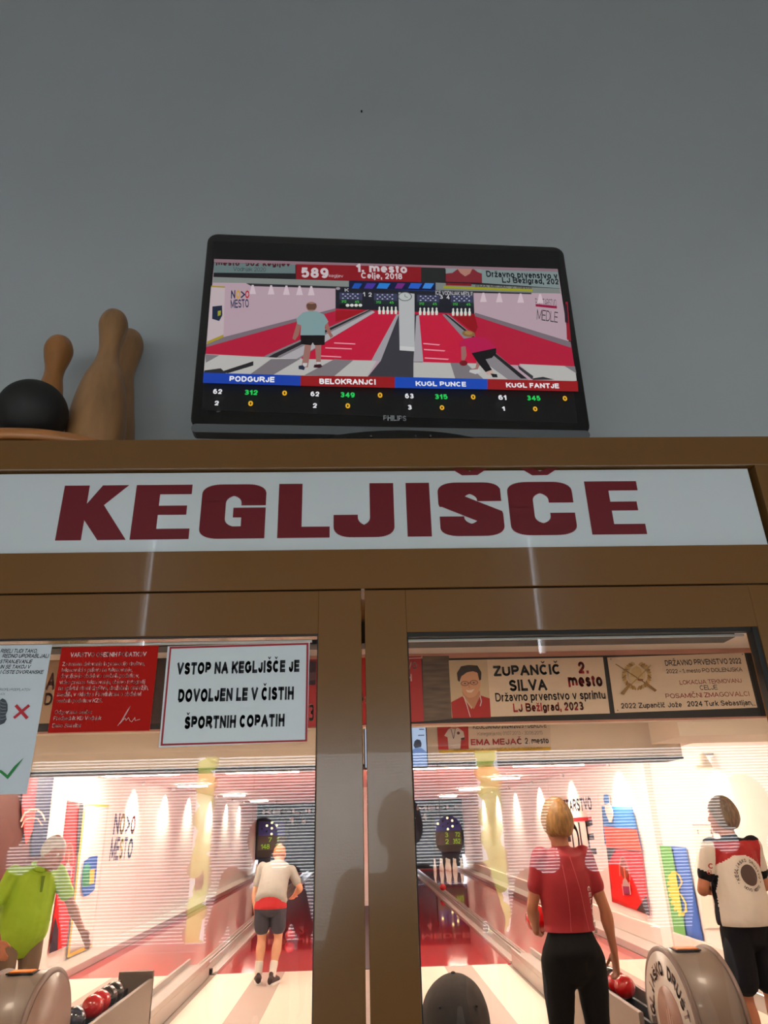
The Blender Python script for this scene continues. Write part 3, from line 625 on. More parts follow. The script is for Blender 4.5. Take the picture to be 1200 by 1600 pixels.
# far end with boards
a.p(q1((444, 184), (835, 197), (838, 264), (444, 246)), (30, 30, 40))
a.t(tx(c1, [('K', 470, 482, 185, 195, 0), ('ICE VODNJAK MEDLE', 728, 834, 191, 204, 4)]), (178, 178, 184), .02); a.t(tx(c1, [('1', 522, 528, 196, 208), ('2', 538, 547, 197, 209), ('3', 740, 749, 204, 215), ('4', 759, 768, 205, 216)]), (196, 196, 200))
a.p(ell(*q1((451, 186))[0], 3.4, 2.2), (150, 140, 150))
for (x0, x1, y) in ((455, 520, 197), (553, 619, 200), (675, 738, 205), (770, 834, 207)):
    a.p(q1((x0, y), (x1, y + 2), (x1, y + 34), (x0, y + 31)), (56, 58, 84)); a.p(q1((x0, y + 20), (x1, y + 22), (x1, y + 34), (x0, y + 31)), (30, 44, 44))
    for j in range(3):
        for i in range(4 - j % 2): a.p(ell(*q1((x0 + 10 + i * 14 + (j % 2) * 7, y + 5 + j * 6))[0], 1.5, .9, 8), (176, 180, 206))
    a.t(tx(c1, [('312', x0 + 6, x0 + 20, y + 23, y + 30), ('45', x0 + 44, x0 + 56, y + 24, y + 31)]), (70, 180, 70))
a.p(q1((455, 235), (520, 237), (520, 248), (455, 246)), (12, 12, 14))
# lanes in the picture
a.p(q1((80, 345), (444, 247), (838, 262), (1110, 346), (1120, 412), (76, 378)), (172, 26, 56))
a.p(q1((80, 340), (444, 246), (444, 253), (78, 356)), (116, 104, 112)); a.p(q1((838, 258), (1109, 341), (1111, 358), (838, 268)), (116, 104, 112))
a.p(q1((444, 252), (530, 252), (500, 268), (444, 284)), (150, 16, 30))
a.p(q1((160, 432), (250, 378), (536, 250), (553, 254), (340, 390), (262, 440)), (124, 118, 122)); a.p(q1((180, 432), (268, 376), (539, 251), (544, 252), (285, 380), (215, 436)), (40, 36, 40)); a.p(q1((280, 390), (548, 254), (556, 257), (330, 392)), (168, 164, 168))
a.p(q1((345, 391), (557, 258), (616, 262), (546, 394)), (186, 24, 56))
for (y, x0, x1) in ((343, 440, 500), (357, 415, 490), (380, 400, 460)): a.p(q1((x0, y), (x1, y + 3), (x1, y + 6), (x0, y + 3)), (226, 150, 164))
a.p(q1((545, 395), (616, 264), (624, 264), (572, 396)), (156, 152, 158))
a.p(q1((532, 444), (572, 395), (624, 262), (680, 264), (690, 400), (664, 446)), (56, 54, 62))
a.p(q1((672, 268), (680, 266), (692, 398), (664, 398)), (160, 156, 162))
a.p(q1((680, 266), (745, 266), (870, 402), (692, 399)), (190, 26, 58)); 
for (y, x0, x1) in ((345, 692, 740), (362, 694, 755), (386, 696, 765)): a.p(q1((x0, y), (x1, y + 4), (x1 - 4, y + 7), (x0, y + 3)), (226, 150, 164))
a.p(q1((770, 264), (836, 264), (846, 300), (838, 320)), (140, 14, 26))
a.p(q1((868, 402), (745, 264), (762, 264), (990, 450), (930, 448)), (132, 128, 132)); a.p(q1((752, 264), (758, 264), (985, 446), (968, 446)), (34, 30, 34))
a.p(q1((622, 202), (667, 206), (667, 369), (625, 366)), (176, 178, 180)); a.p(q1((625, 354), (667, 357), (667, 369), (625, 366)), (196, 196, 196)); a.p(ell(*q1((640, 214))[0], 11, 7.2), (96, 100, 100)); a.p(ell(*q1((640, 214))[0], 9.4, 6), (178, 184, 182)); a.line(q1((640, 207), (640, 214), (648, 217)), .7, (40, 44, 44))
a.p(q1((76, 377), (345, 391), (560, 396), (532, 443), (72, 433)), (180, 178, 174)); a.p(q1((664, 400), (870, 404), (930, 448), (664, 446)), (180, 178, 174)); a.p(q1((962, 405), (1120, 412), (1125, 453), (1010, 450)), (180, 178, 174))
a.p(q1((356, 437), (440, 392), (494, 395), (440, 440)), (120, 114, 118)); a.p(q1((782, 447), (768, 402), (812, 403), (862, 448)), (120, 114, 118)); a.p(q1((76, 378), (116, 381), (78, 402)), (120, 114, 118)); a.p(q1((1090, 411), (1120, 412), (1124, 432)), (120, 114, 118))
a.p(q1((200, 437), (262, 392), (345, 391), (262, 440)), (116, 110, 114)); a.p(q1((120, 428), (212, 398), (212, 410), (140, 432)), (34, 32, 36)); a.p(q1((74, 424), (120, 418), (136, 433), (72, 433)), (40, 40, 44)); a.p(q1((958, 408), (1002, 440), (1000, 450), (962, 420)), (52, 50, 56))
a.p(q1((1002, 446), (1030, 442), (1062, 450), (1000, 451)), (44, 46, 48))
# pins
for (x0, n_, y, h) in ((568, 5, 243, 22), (683, 5, 246, 22), (776, 5, 248, 22)):
    for i in range(n_):
        x = x0 + i * 11.5
        a.p(q1((x - 3, y + h), (x - 4, y + h * .6), (x - 2, y + h * .35), (x - 2.6, y + 3), (x, y), (x + 2.6, y + 3), (x + 2, y + h * .35), (x + 4, y + h * .6), (x + 3, y + h)), (210, 214, 204))
for i in range(4): a.p(ell(*q1((478 + i * 12, 241))[0], 3, 2.4, 10), (206, 208, 200))
# walls of the picture: flags and prints
a.p(q1((93, 188), (132, 190), (128, 330), (80, 352)), (186, 170, 174)); a.p(q1((93, 186), (132, 188), (132, 192), (93, 190)), (160, 140, 40)); a.p(q1((82, 344), (128, 324), (128, 332), (81, 352)), (160, 140, 40))
a.p(q1((97, 245), (124, 242), (125, 270), (116, 286), (96, 280)), (30, 40, 60)); a.p(q1((112, 258), (121, 256), (120, 270), (112, 272)), (150, 150, 40))
a.t(tx(c1, [('N', 149, 161, 199, 223, 0)]), (44, 44, 72), .03); a.t(tx(c1, [('>', 176, 189, 201, 222, 0)]), (44, 44, 72), .03); a.t(tx(c1, [('O', 163, 175, 199, 223, 0)]), (200, 150, 40), .03); a.t(tx(c1, [('O', 189, 201, 200, 222, 0)]), (176, 40, 50), .03); a.t(tx(c1, [('MESTO', 149, 200, 226, 250, -2)]), (50, 52, 84), .02)
a.t(tx(c1, [('POLETARSTVO', 1009, 1068, 222, 243, 3, .0)]), (36, 30, 40)); a.p(q1((1008, 238), (1068, 244), (1068, 251), (1008, 245)), (140, 16, 60)); a.t(tx(c1, [('MEDLE', 1011, 1070, 252, 282, 9, .0)]), (36, 30, 40))
a.p(q1((1092, 232), (1098, 232), (1108, 344), (1096, 338)), (140, 24, 40)); a.p(q1((1088, 240), (1096, 238), (1100, 292), (1091, 290)), (36, 24, 34))
for x in (210, 262, 305, 342, 375, 860, 905, 965, 1020):
    y = 180 + x * .022 + (8 if x > 800 else 0); a.p(q1((x - 2, y), (x + 3, y), (x + 10, y + 26), (x - 9, y + 26)), (204, 184, 192))
# bowler with pale shirt
a.p(q1((348, 418), (358, 352), (376, 354), (366, 418)), (150, 106, 98)); a.p(q1((386, 352), (404, 352), (402, 412), (390, 412)), (150, 106, 98))
a.p(q1((352, 406), (365, 406), (362, 416), (350, 416)), (190, 190, 190)); a.p(q1((390, 403), (402, 403), (402, 412), (391, 412)), (190, 190, 190))
a.p(q1((340, 414), (352, 412), (358, 420), (355, 426), (340, 423)), (36, 44, 66)); a.p(q1((384, 411), (402, 409), (407, 416), (400, 420), (382, 419)), (52, 16, 30))
a.p(q1((345, 328), (414, 328), (413, 355), (384, 356), (380, 348), (375, 356), (347, 353)), (20, 14, 18))
a.p(q1((336, 290), (348, 292), (340, 328), (330, 342), (322, 338)), (148, 100, 90)); a.p(q1((411, 290), (422, 292), (432, 322), (438, 330), (430, 336), (420, 318)), (148, 100, 90))
a.p(q1((336, 296), (334, 280), (352, 264), (370, 259), (390, 260), (412, 270), (424, 290), (414, 300), (414, 328), (345, 328), (347, 300)), (124, 152, 154))
a.p(ell(*q1((376, 247))[0], 8.4, 7.4), (152, 110, 96)); a.p(q1((362, 244), (364, 238), (376, 240), (389, 238), (391, 246), (386, 256), (366, 256)), (96, 66, 54))
# bending bowler in pink
a.p(q1((846, 375), (856, 400), (842, 428), (824, 432), (824, 424), (838, 420)), (150, 106, 98)); a.p(q1((864, 428), (884, 426), (892, 440), (870, 440)), (190, 160, 150))
a.p(q1((822, 426), (848, 424), (852, 432), (838, 438), (820, 432)), (190, 190, 190)); a.p(q1((880, 436), (898, 438), (900, 447), (886, 447)), (28, 28, 32))
a.p(q1((826, 378), (896, 364), (896, 378), (884, 392), (866, 396), (884, 426), (866, 432), (846, 408)), (22, 18, 22))
a.p(q1((797, 356), (810, 360), (813, 385), (806, 402), (798, 398)), (150, 100, 96)); a.p(ell(*q1((804, 407))[0], 6.2, 4.2), (110, 18, 30))
a.p(q1((793, 362), (794, 348), (806, 338), (840, 332), (868, 336), (898, 364), (826, 379), (812, 358)), (176, 22, 76))
a.p(ell(*q1((818, 324))[0], 10, 5, rot=6), (132, 96, 56)); a.p(ell(*q1((818, 322))[0], 6, 3, rot=6), (158, 122, 74))
a.make('picture', sc_o)
# ticker
a = Art(PT, lit=.9); a.e = 40
tops = [(72, 432), (346, 440), (611, 444), (872, 450), (1126, 456)]; bots = [(70, 461), (345, 469), (611, 475), (872, 479), (1128, 485)]
for i, cc in enumerate([(22, 62, 166), (146, 22, 26), (22, 70, 176), (146, 22, 26)]):
    a.p(q1(tops[i], tops[i + 1], bots[i + 1], bots[i]), cc)
c5 = (310, 580, 3.871); c6 = (600, 580, 3.529)
a.t(tx(c5, [('PODGURJE', 192, 462, 50, 85, 5), ('BELOKRANJCI', 732, 1070, 64, 100, 4)]) + tx(c6, [('KUGL PUNCE', 170, 447, 72, 101, 4), ('KUGL FANTJE', 665, 956, 80, 109, 5)]), (232, 232, 236), .035)
a.t(tx(c5, [('62', 94, 148, 128, 158, 1), ('2', 103, 129, 199, 227, 0), ('62', 679, 732, 143, 172, 1), ('2', 693, 718, 213, 242, 0)]) + tx(c6, [('63', 113, 160, 141, 168, 1), ('3', 129, 150, 204, 230), ('61', 624, 668, 149, 176, 1), ('1', 643, 660, 212, 236)]), (226, 226, 230), .035)
a.t(tx(c5, [('312', 284, 362, 133, 163, 2), ('349', 860, 944, 147, 178, 2)]) + tx(c6, [('315', 277, 346, 145, 172, 1), ('345', 782, 854, 152, 179, 2)]), (40, 205, 90), .035)
a.t(tx(c5, [('0', 509, 538, 138, 168), ('0', 305, 334, 200, 231), ('0', 1083, 1111, 150, 181), ('0', 889, 917, 214, 245)]) + tx(c6, [('0', 474, 499, 147, 174), ('0', 303, 328, 206, 232), ('0', 977, 1001, 155, 182), ('0', 814, 838, 213, 239)]), (236, 178, 40), .045)
a.make('score_ticker', sc_o)
lm = MB(); letters(lm, PT, [('PHILIPS', 599, 635, 649, 657.5, 1)], bold=.03, e=3); obj('logo', lm, mat('silver_print', (170, 174, 178), .4), tvt)
st = MB(); 
for (z0, z1, s) in ((2.517, 2.534, 1.0), (2.534, 2.546, .95)):
    st.prism([(.10 + .27 * s * cos(2 * pi * i / 40), .135 + .125 * s * sin(2 * pi * i / 40), z0) for i in range(40)], (0, 0, z1 - z0))
obj('stand', st, gb, tvt)
st = MB().box(.02, .18, .155, .20, 2.545, 2.72); obj('stand_neck', st, gb, tvt)
for x in (.035, .14, .175): obj('stand_button', MB().sphere((x, .0105, 2.527), .0025, 8, 6), mat('grey_button', (90, 92, 95), .4), tvt)
cb = MB().tube([(-.36, .05, 2.521), (-.31, .07, 2.529), (-.25, .09, 2.530), (-.20, .16, 2.524), (-.19, .24, 2.521), (-.10, .315, 2.521)], .0045)
tag(obj('power_cable', cb, dark), 'thin black cable curling out beneath the television', 'cable')

# ------------------------------------------------------------------ trophies on the shelf
woodp = mat('old_pin_wood', (170, 124, 80), .4, coat=.15, var=.28, vscale=9, stretch=(3, 3, .8))
woodp2 = mat('amber_pin_wood', (176, 116, 60), .35, coat=.2, var=.2, vscale=9, stretch=(3, 3, .8))
disc_w = mat('disc_wood', (190, 122, 66), .4, coat=.15, var=.2, vscale=7, stretch=(1, 5, 5))
t = thing('wooden_stand', 'round wooden stand under the black ball, on top of the partition', 'stand', (-.80, .152, 2.515))
DC = Vector((-.80, .165, 2.515)); EL = lambda a_, g_=1.0: Vector((.25 * cos(a_) * g_, .163 * sin(a_) * g_, 0))
m = MB(); n_ = 64
for z_, g_ in ((.010, .96), (.014, 1.0), (.034, 1.0), (.038, .97)): m.v += [DC + EL(2 * pi * i / n_, g_) + Vector((0, 0, z_)) for i in range(n_)]
for k in range(3):
    for i in range(n_): m.f.append([k * n_ + i, k * n_ + (i + 1) % n_, (k + 1) * n_ + (i + 1) % n_, (k + 1) * n_ + i])
m.f += [list(range(n_))[::-1], [3 * n_ + i for i in range(n_)]]; m.m = [0] * len(m.f); m.smooth = [True] * (len(m.f) - 2) + [False, False]
obj('disc', m, disc_w, t)
for a_ in (60, 180, 300): p_ = DC + EL(R(a_), .6); obj('foot', MB().lathe([(.018, 0), (.018, .012)], p_, n=12), dark, t)
lb = MB()
for i in range(8):
    q_ = [DC + EL(R(236 + (i + d_) * 2.2), 1.004) + Vector((0, 0, z_)) for d_, z_ in ((0, .015), (1, .015), (1, .033), (0, .033))]; lb.poly(q_)
obj('label', lb, paper, t)
bp = at(51, 641, Y=.070)
tag(obj('bowling_ball', MB().sphere((bp.x, .072, 2.553 + .081), .081, 40, 24), mat('worn_black_ball', (28, 26, 24), .62, var=.2, vscale=14)), 'old black wooden ball on the round stand atop the partition', 'ball')
def pin_profile(h, rb, rn, rh):   # belly, neck and head radii
    return [(rb * .80, 0), (rb * .90, .02 * h), (rb * .97, .08 * h), (rb, .17 * h), (rb * .97, .28 * h), (rb * .87, .40 * h), (rb * .72, .51 * h), (rn * 1.22, .62 * h), (rn, .70 * h), (rn * 1.05, .76 * h), (rh * .87, .825 * h), (rh, .89 * h), (rh * .93, .935 * h), (rh * .7, .975 * h), (rh * .35, .995 * h), (.001, h)]
def smooth_prof(p, k=4):
    o = []
    for i in range(len(p) - 1):
        a, b, c, d = p[max(i - 1, 0)], p[i], p[i + 1], p[min(i + 2, len(p) - 1)]
        for j in range(k):
            t_ = j / k; o.append(tuple(max(.0005, .5 * (2 * b[q] + (c[q] - a[q]) * t_ + (2 * a[q] - 5 * b[q] + 4 * c[q] - d[q]) * t_ ** 2 + (3 * b[q] - a[q] - 3 * c[q] + d[q]) * t_ ** 3)) if q == 0 else .5 * (2 * b[q] + (c[q] - a[q]) * t_ + (2 * a[q] - 5 * b[q] + 4 * c[q] - d[q]) * t_ ** 2 + (3 * b[q] - a[q] - 3 * c[q] + d[q]) * t_ ** 3) for q in (0, 1)))
    return o + [p[-1]]
def wood_pin(px, ytop, Y, rb, rn, rh, m, label):
    p = at(px, ytop, Y=Y); z0 = 2.515 if px > 190 else 2.553
    return tag(obj('bowling_pin', MB().lathe(smooth_prof(pin_profile(p.z - z0, rb, rn, rh)), (p.x, Y, z0), n=36), m), label, 'pin', 'old wooden pins on the partition')
wood_pin(181, 487, .17, .072, .0275, .0385, woodp, 'tallest old wooden pin, in front of the shorter brown pin')
wood_pin(205, 517, .325, .058, .028, .042, woodp, 'worn brown pin half hidden behind the tallest pin')
wood_pin(96, 527, .265, .052, .0255, .039, woodp2, 'amber coloured pin standing behind the black ball')
n_ = at(565, 175, Y=.398); tag(obj('nail', MB().lathe([(.0035, 0), (.0035, .006)], (n_.x, n_.y - .006, n_.z), axis='Y', n=10), dark), 'tiny dark nail in the grey wall high above the television', 'nail')

# ================================================================== BANNERS ON THE FIRST BEAM
BB = tag(obj('banner_board', MB().box(-3.55, XR, 2.196, 2.222, 2.150, 2.474), mat('black_banner_board', (16, 14, 14), .55)), 'long black board carrying the result banners above the lanes', 'board')
BY = 2.194; BP = Plane((0, BY - .0025, 0), (0, -1, 0), .0006)
def banner(name, label, cat, pts, m, group='banners on the black board', Y=BY, th=.0015):
    return panel(name, label, cat, [at(x, y, Y=Y - .0024) for x, y in pts], m, th, group)
cream = mat('cream_banner', (226, 208, 186), .55); redb = mat('red_banner', (170, 18, 26), .5)
# champion banner with a portrait
o = banner('banner', 'cream banner with a portrait in a red jersey and black and red lettering', 'banner', [(700.5, 1031.8), (942, 1026.8), (953, 1114.8), (706, 1121.7)], cream)
k5 = (620, 970, 4.286); k6 = (880, 970, 3.75); g5 = crop(*k5); g6 = crop(*k6)
a = Art(BP)
a.p(g5((348, 268), (604, 264), (630, 648), (369, 652)), (206, 188, 158))
a.p(g5((372, 652), (364, 545), (440, 505), (500, 592), (560, 500), (622, 520), (630, 648)), (176, 24, 26))
a.p(g5((436, 470), (446, 505), (516, 592), (560, 500), (556, 470)), (196, 140, 108))
a.p(ell(*g5((494, 410))[0], 15.5, 25), (214, 162, 128))
a.p(g5((408, 400), (402, 350), (430, 305), (480, 296), (540, 300), (566, 345), (564, 395), (552, 400), (540, 348), (510, 338), (470, 345), (432, 372), (420, 410)), (46, 34, 30))
a.p(ell(*g5((455, 420))[0], 6.4, 4), (88, 70, 62)); a.p(ell(*g5((455, 420))[0], 5.4, 3.2), (200, 150, 122)); a.p(ell(*g5((516, 414))[0], 6.4, 4), (88, 70, 62)); a.p(ell(*g5((516, 414))[0], 5.4, 3.2), (200, 150, 122))
a.line(g5((474, 418), (497, 415)), .9, (88, 70, 62)); a.p(ell(*g5((456, 420))[0], 1.4, 1, 8), (40, 30, 28)); a.p(ell(*g5((515, 415))[0], 1.4, 1, 8), (40, 30, 28))
a.p(g5((460, 462), (484, 466), (520, 458), (500, 482), (474, 480)), (232, 214, 200)); a.line(g5((486, 418), (482, 444), (492, 446)), .8, (176, 120, 96))
a.line(g5((448, 505), (470, 570), (492, 645)), 1.2, (226, 222, 224)); a.line(g5((556, 500), (566, 540), (558, 572)), 1.6, (206, 202, 206))
a.t(tx(k5, [('ZUPANČIČ', 650, 1093, 282, 376, -14), ('SILVA', 757, 1010, 394, 476, -7)]), (14, 12, 14), .04)
a.t([('Državno prvenstvo v sprintu', 774.7, 947, 1083, 1100, -4.5)], (28, 26, 26), .025)
a.t([('LJ Bežigrad, 2023', 802.7, 912.5, 1099.5, 1116, -3.2)], (178, 20, 32), .03)
a.t([('2.', 904, 920, 1034, 1052.7, 0), ('mesto', 888.5, 942, 1057, 1073.8, -1)], (178, 20, 32), .04)
a.make('printed_text', o)
# national championship banner with wreath
o = banner('banner', 'cream banner with a golden wreath and crossed clubs at the right end', 'banner', [(948.8, 1027.3), (1162.7, 1020), (1183.5, 1105.5), (960.8, 1114)], cream)
a = Art(BP)
a.t(tx(k6, [('DRŽAVNO PRVENSTVO 2022', 600, 1046, 222, 266, -14)]), (34, 32, 36), .025)
a.t(tx(k6, [('2022 - 1. mesto PO DOLENJSKA', 606, 1052, 284, 309, -12)]), (48, 44, 46), .015); a.t(tx(k6, [('CELJE', 803, 906, 379, 406, -3)]), (48, 44, 46), .012)
a.t(tx(k6, [('LOKACIJA TEKMOVANJ', 684, 1047, 349, 375, -12), ('POSAMIČNI ZMAGOVALCI', 602, 1092, 420, 456, -15)]), (160, 44, 50), .014)
a.t(tx(k6, [('2022 Zupančič Jože', 342, 698, 483, 522, -8), ('2024 Turk Sebastijan,', 730, 1114, 472, 510, -8)]), (40, 38, 40), .02)
cx, cy = 430, 322
for sgn in (1, -1):
    for i in range(15):
        th = R(-80 + 152 * i / 14); x = cx + sgn * 74 * cos(th); y = cy - 76 * sin(th) * .96
        a.p(ell(*g6((x, y))[0], 4.2, 1.9, 8, rot=math.degrees(-th) * sgn + 40 * sgn), [(176, 140, 70), (150, 116, 58), (196, 168, 104)][i % 3])
a.p(ell(*g6((430, 318))[0], 13.5, 13.5), (216, 196, 150))
for i in range(9): a.line(g6((396 + i * 8, 330), (402 + i * 6, 262 + abs(i - 4) * 5)), .8, (190, 158, 92))
a.p(g6((430, 338), (466, 344), (462, 356), (436, 352)), (150, 60, 40))
a.line(g6((304, 255), (500, 380)), 1.6, (140, 112, 62)); a.p(g6((484, 360), (546, 408), (534, 418), (474, 374)), (150, 114, 60)); a.line(g6((510, 262), (380, 390)), 1.6, (176, 150, 96)); a.p(g6((398, 372), (352, 436), (336, 424), (384, 366)), (160, 126, 66))
for q in ((276, 226), (1046, 198), (1118, 496), (316, 526)): a.p(ell(*g6(q)[0], 1.2, 1, 8), (120, 116, 112))
a.make('printed_text', o)
# dark photo of wood beside the red banner
o = banner('photo_banner', 'dark photo banner of grey weathered boards left of the portrait banner', 'banner', [(660, 1025), (701.5, 1024.5), (706.5, 1123), (662, 1127)], mat('weathered_boards_print', (104, 88, 74), .55, var=.6, vscale=3.2, stretch=(2, 1, 14)))
# wide red banner running behind the door post
o = banner('banner', 'red banner with white letters running behind the middle door post', 'banner', [(462, 1031), (658, 1025), (662.5, 1127), (458, 1137)], redb)
a = Art(BP); a.t([('VO', 636, 651.5, 1034, 1045.5, 0), ('H', 634, 643.5, 1053, 1064.5, 0), ('3', 482, 490.5, 1100, 1127, 0), ('1. mesto', 520, 600, 1080, 1102, -1)], (226, 206, 200), .02)
a.p([(462, 1034), (494, 1033), (493, 1070), (461, 1071)], (52, 30, 48)); a.p([(474, 1052), (494, 1050), (494, 1062), (474, 1066)], (96, 60, 70)); a.line([(636, 1029), (658, 1028)], 1.2, (226, 206, 200))
a.make('printed_text', o)
# left banners behind the notices
o = banner('banner', 'tan banner with dark brown letters behind the white and red notices', 'banner', [(-60, 1036), (205, 1029), (205, 1127), (-72, 1134)], mat('tan_banner', (188, 160, 132), .55))
a = Art(BP); a.t([('A', 70.5, 84.5, 1051, 1079, 0)], (92, 36, 34), .04); a.t([('Državno', 68, 140, 1083, 1102.5, -2)], (104, 62, 44), .03); a.make('printed_text', o)
o = banner('photo_banner', 'dark team photo banner between the red notice and the rules sign', 'banner', [(207, 1029), (300, 1027), (300, 1129), (207, 1131)], mat('dark_team_photo', (60, 38, 34), .5, var=.6, vscale=7))

# ================================================================== SECOND BEAM: POSTER AND MONITORS
P2 = Plane((0, 5.192, 0), (0, -1, 0), .001)
o = panel('poster', 'pale poster with a white jersey on red above a yellow strip', 'poster', [at(x, y, Y=5.196) for x, y in ((682, 1124), (859, 1121), (861, 1173), (685.5, 1178.5))], mat('pale_poster', (226, 214, 200), .5), .002)
a = Art(P2)
a.p(g5((268, 690), (478, 690), (482, 858), (278, 862)), (178, 28, 32)); a.p(g5((318, 770), (344, 728), (366, 716), (410, 716), (446, 742), (456, 790), (430, 796), (424, 862), (346, 862), (340, 780)), (214, 208, 208)); a.p(ell(*g5((384, 700))[0], 6, 6), (190, 130, 104)); a.p(g5((428, 786), (456, 780), (452, 796), (430, 796)), (30, 28, 34)); a.line(g5((362, 722), (380, 790), (392, 722)), .9, (30, 50, 90)); a.p(ell(*g5((412, 752))[0], 2.4, 2.4, 10), (90, 40, 44))
a.t([('KEGLJANJU 2024/2025 - DEKLICE', 739, 854, 1131.5, 1139.5, -2.4)], (86, 76, 82), .02); a.t([('Kategorija roj. 01.07.2013 - 30.06.2015', 746, 848, 1143.5, 1151, -2)], (150, 138, 138), .0)
a.t([('EMA MEJAČ', 736, 815.5, 1152, 1165, -1.5)], (186, 48, 58), .03); a.t([('2. mesto', 820.6, 857.5, 1153, 1162.5, -1)], (66, 58, 64), .02)
a.p([(686.2, 1172.5), (860, 1167.5), (860.5, 1172.5), (686.6, 1178)], (214, 178, 44)); a.t([('NOVA GORICA, CERKNICA, LITIJA, VODNJAK', 710, 848, 1170, 1175, -3.6)], (120, 96, 30), .0)
a.make('printed_text', o)
mx = at(668, 1170, Y=5.05).x; mx0 = at(668, 1132, Y=5.05).z; mz0 = at(668, 1200, Y=5.05).z
def monitor(x0, x1, label, flip):
    t = thing('score_monitor', label, 'monitor', ((x0 + x1) / 2, 5.1, mz0), 0, 'score monitors on the second beam')
    obj('housing', MB().box(x0, x1, 5.05, 5.10, mz0, mx0), mat('monitor_black', (20, 20, 24), .4), t, bevel=.004)
    obj('wall_bracket', MB().box((x0 + x1) / 2 - .05, (x0 + x1) / 2 + .05, 5.10, 5.2, mz0 + .12, mz0 + .2), dark, t)
    pm = Plane((0, 5.048, 0), (0, -1, 0), .0006); w = x1 - x0; h = mx0 - mz0
    q = lambda u, v: Vector((x0 + w * u, 5.0495, mz0 + h * v))
    m = MB().poly([q(.015, .04), q(.985, .04), q(.985, .96), q(.015, .96)])
    m2 = [glow('lcd_pale_blue', (176, 196, 226), .9), glow('lcd_dark', (34, 42, 62), .9), glow('lcd_blue', (110, 138, 190), .9)]
    def g(pts, i, e):
        m.poly([q(u, v) - Vector((0, .0004 * e, 0)) for u, v in pts], i)
    g([(.78, .52), (.80, .62), (.84, .66), (.89, .64), (.91, .56), (.90, .48), (.80, .46)], 1, 1); g([(.70, .04), (.74, .40), (.82, .47), (.90, .46), (.985, .36), (.985, .04)], 2, 1)
    for k in range(3): g([(.86 + .02 * k, .74 - .0 * k), (.96, .74), (.96, .76), (.86 + .02 * k, .76)] if k == 0 else [(.88, .82 + .06 * k), (.96, .82 + .06 * k), (.96, .84 + .06 * k), (.88, .84 + .06 * k)], 1, 2)
    g([(.05, .1), (.6, .1), (.6, .5), (.05, .5)], 2, 1)
    obj('screen', m, m2, t)
monitor(mx - .56, mx, 'score monitor with a pale blue screen right of the middle door post', 0)

# ================================================================== FAR END
EP = Plane((0, YF - .012, 0), (0, -1, 0), .006)
o = panel('end_sign', 'dark blue sign with white letters across the far end of the lanes', 'sign', [Vector((XL + .02, YF - .012, 2.42)), Vector((XR - .02, YF - .012, 2.42)), Vector((XR - .02, YF - .012, 1.95)), Vector((XL + .02, YF - .012, 1.95))], mat('navy_sign', (24, 38, 70), .45), .01)
m = MB(); x0 = at(410, 1268, Y=YF).x; x1 = at(722, 1260, Y=YF).x
def flat_text(mb, s, xa, xb, za, zb, y, bold=.03, mi=0):
    vs, fs = text_mesh(s, bold); mb.add([Vector((xa + (xb - xa) * u, y, za + (zb - za) * v)) for u, v in vs], fs, mi)
flat_text(m, 'KEGLJIŠČE VODNJAK MEDLE', x0, x1, 2.13, 2.33, YF - .03)
obj('lettering', m, mat('white_letters', (235, 232, 232), .5), o)
for i, (px, n_) in enumerate([(455, '1'), (475, '2'), (646, '3'), (664, '4')]):
    m = MB(); c = at(px, 1284, Y=YF); flat_text(m, n_, c.x - .09, c.x + .09, 1.78, 2.0, YF - .03); obj('lane_number', m, mat('white_letters', (235, 232, 232), .5), o)
m = MB()
c = Vector((x0 - .45, YF - .03, 2.23))
m.add([c + Vector((r_ * cos(2 * pi * i / 24), 0, r_ * sin(2 * pi * i / 24))) for r_ in (.17, .12) for i in range(24)], [(i, (i + 1) % 24, 24 + (i + 1) % 24, 24 + i) for i in range(24)])
obj('ring_emblem', m, mat('white_letters', (235, 232, 232), .5), o)
ledy = glow('lit_pin_lamp', (255, 226, 150), 3.0); ledg = glow('green_digits', (150, 190, 40), 1.0); off = mat('unlit_lamp', (40, 44, 90), .3)
def board(cx, label, digits, lit):
    t = thing('display_board', label, 'scoreboard', (cx, YF - .2, .62), 0, 'display boards over the pins')
    w = .55; y0 = YF - .26
    obj('case', MB().box(cx - w, cx + w, y0, YF - .02, .62, 1.92), mat('brown_black_case', (44, 34, 32), .5), t, bevel=.01)
    obj('pin_panel', MB().box(cx - w + .04, cx + w - .04, y0 - .012, y0, 1.36, 1.88), mat('blue_pin_panel', (52, 56, 140), .35), t)
    obj('digit_panel', MB().box(cx - w + .04, cx + w - .04, y0 - .012, y0, .86, 1.35), mat('grey_digit_panel', (74, 60, 58), .35), t)
    for k in range(9):
        r_, c_ = [(0, 0), (1, -1), (1, 1), (2, -2), (2, 0), (2, 2), (3, -1), (3, 1), (4, 0)][k]
        p = (cx + c_ * .19, y0 - .014, 1.42 + r_ * .10)
        obj('pin_lamp', MB().lathe([(.04, 0), (.04, -.012), (.02, -.02)], p, axis='Y', n=14), ledy if k in lit else off, t)
    m = MB()
    for s, xa, xb, za, zb in digits: flat_text(m, s, cx + xa, cx + xb, za, zb, y0 - .018, .012)
    obj('digits', m, ledg, t)
board(-3.42, 'dark display board with green digits left of the man in grey', [('7', -.12, .02, 1.14, 1.30), ('148', -.40, -.06, .90, 1.07), ('2', .16, .30, .90, 1.07), ('1', .2, .28, 1.14, 1.3)], (0, 4, 6, 7, 8))
board(3.45, 'dark display board with green digits above the standing pins at right', [('3', -.12, .0, 1.14, 1.30), ('72', .28, .46, 1.14, 1.30), ('2', -.12, 0, .90, 1.07), ('352', .18, .46, .90, 1.07)], (0, 2, 3, 7, 8))
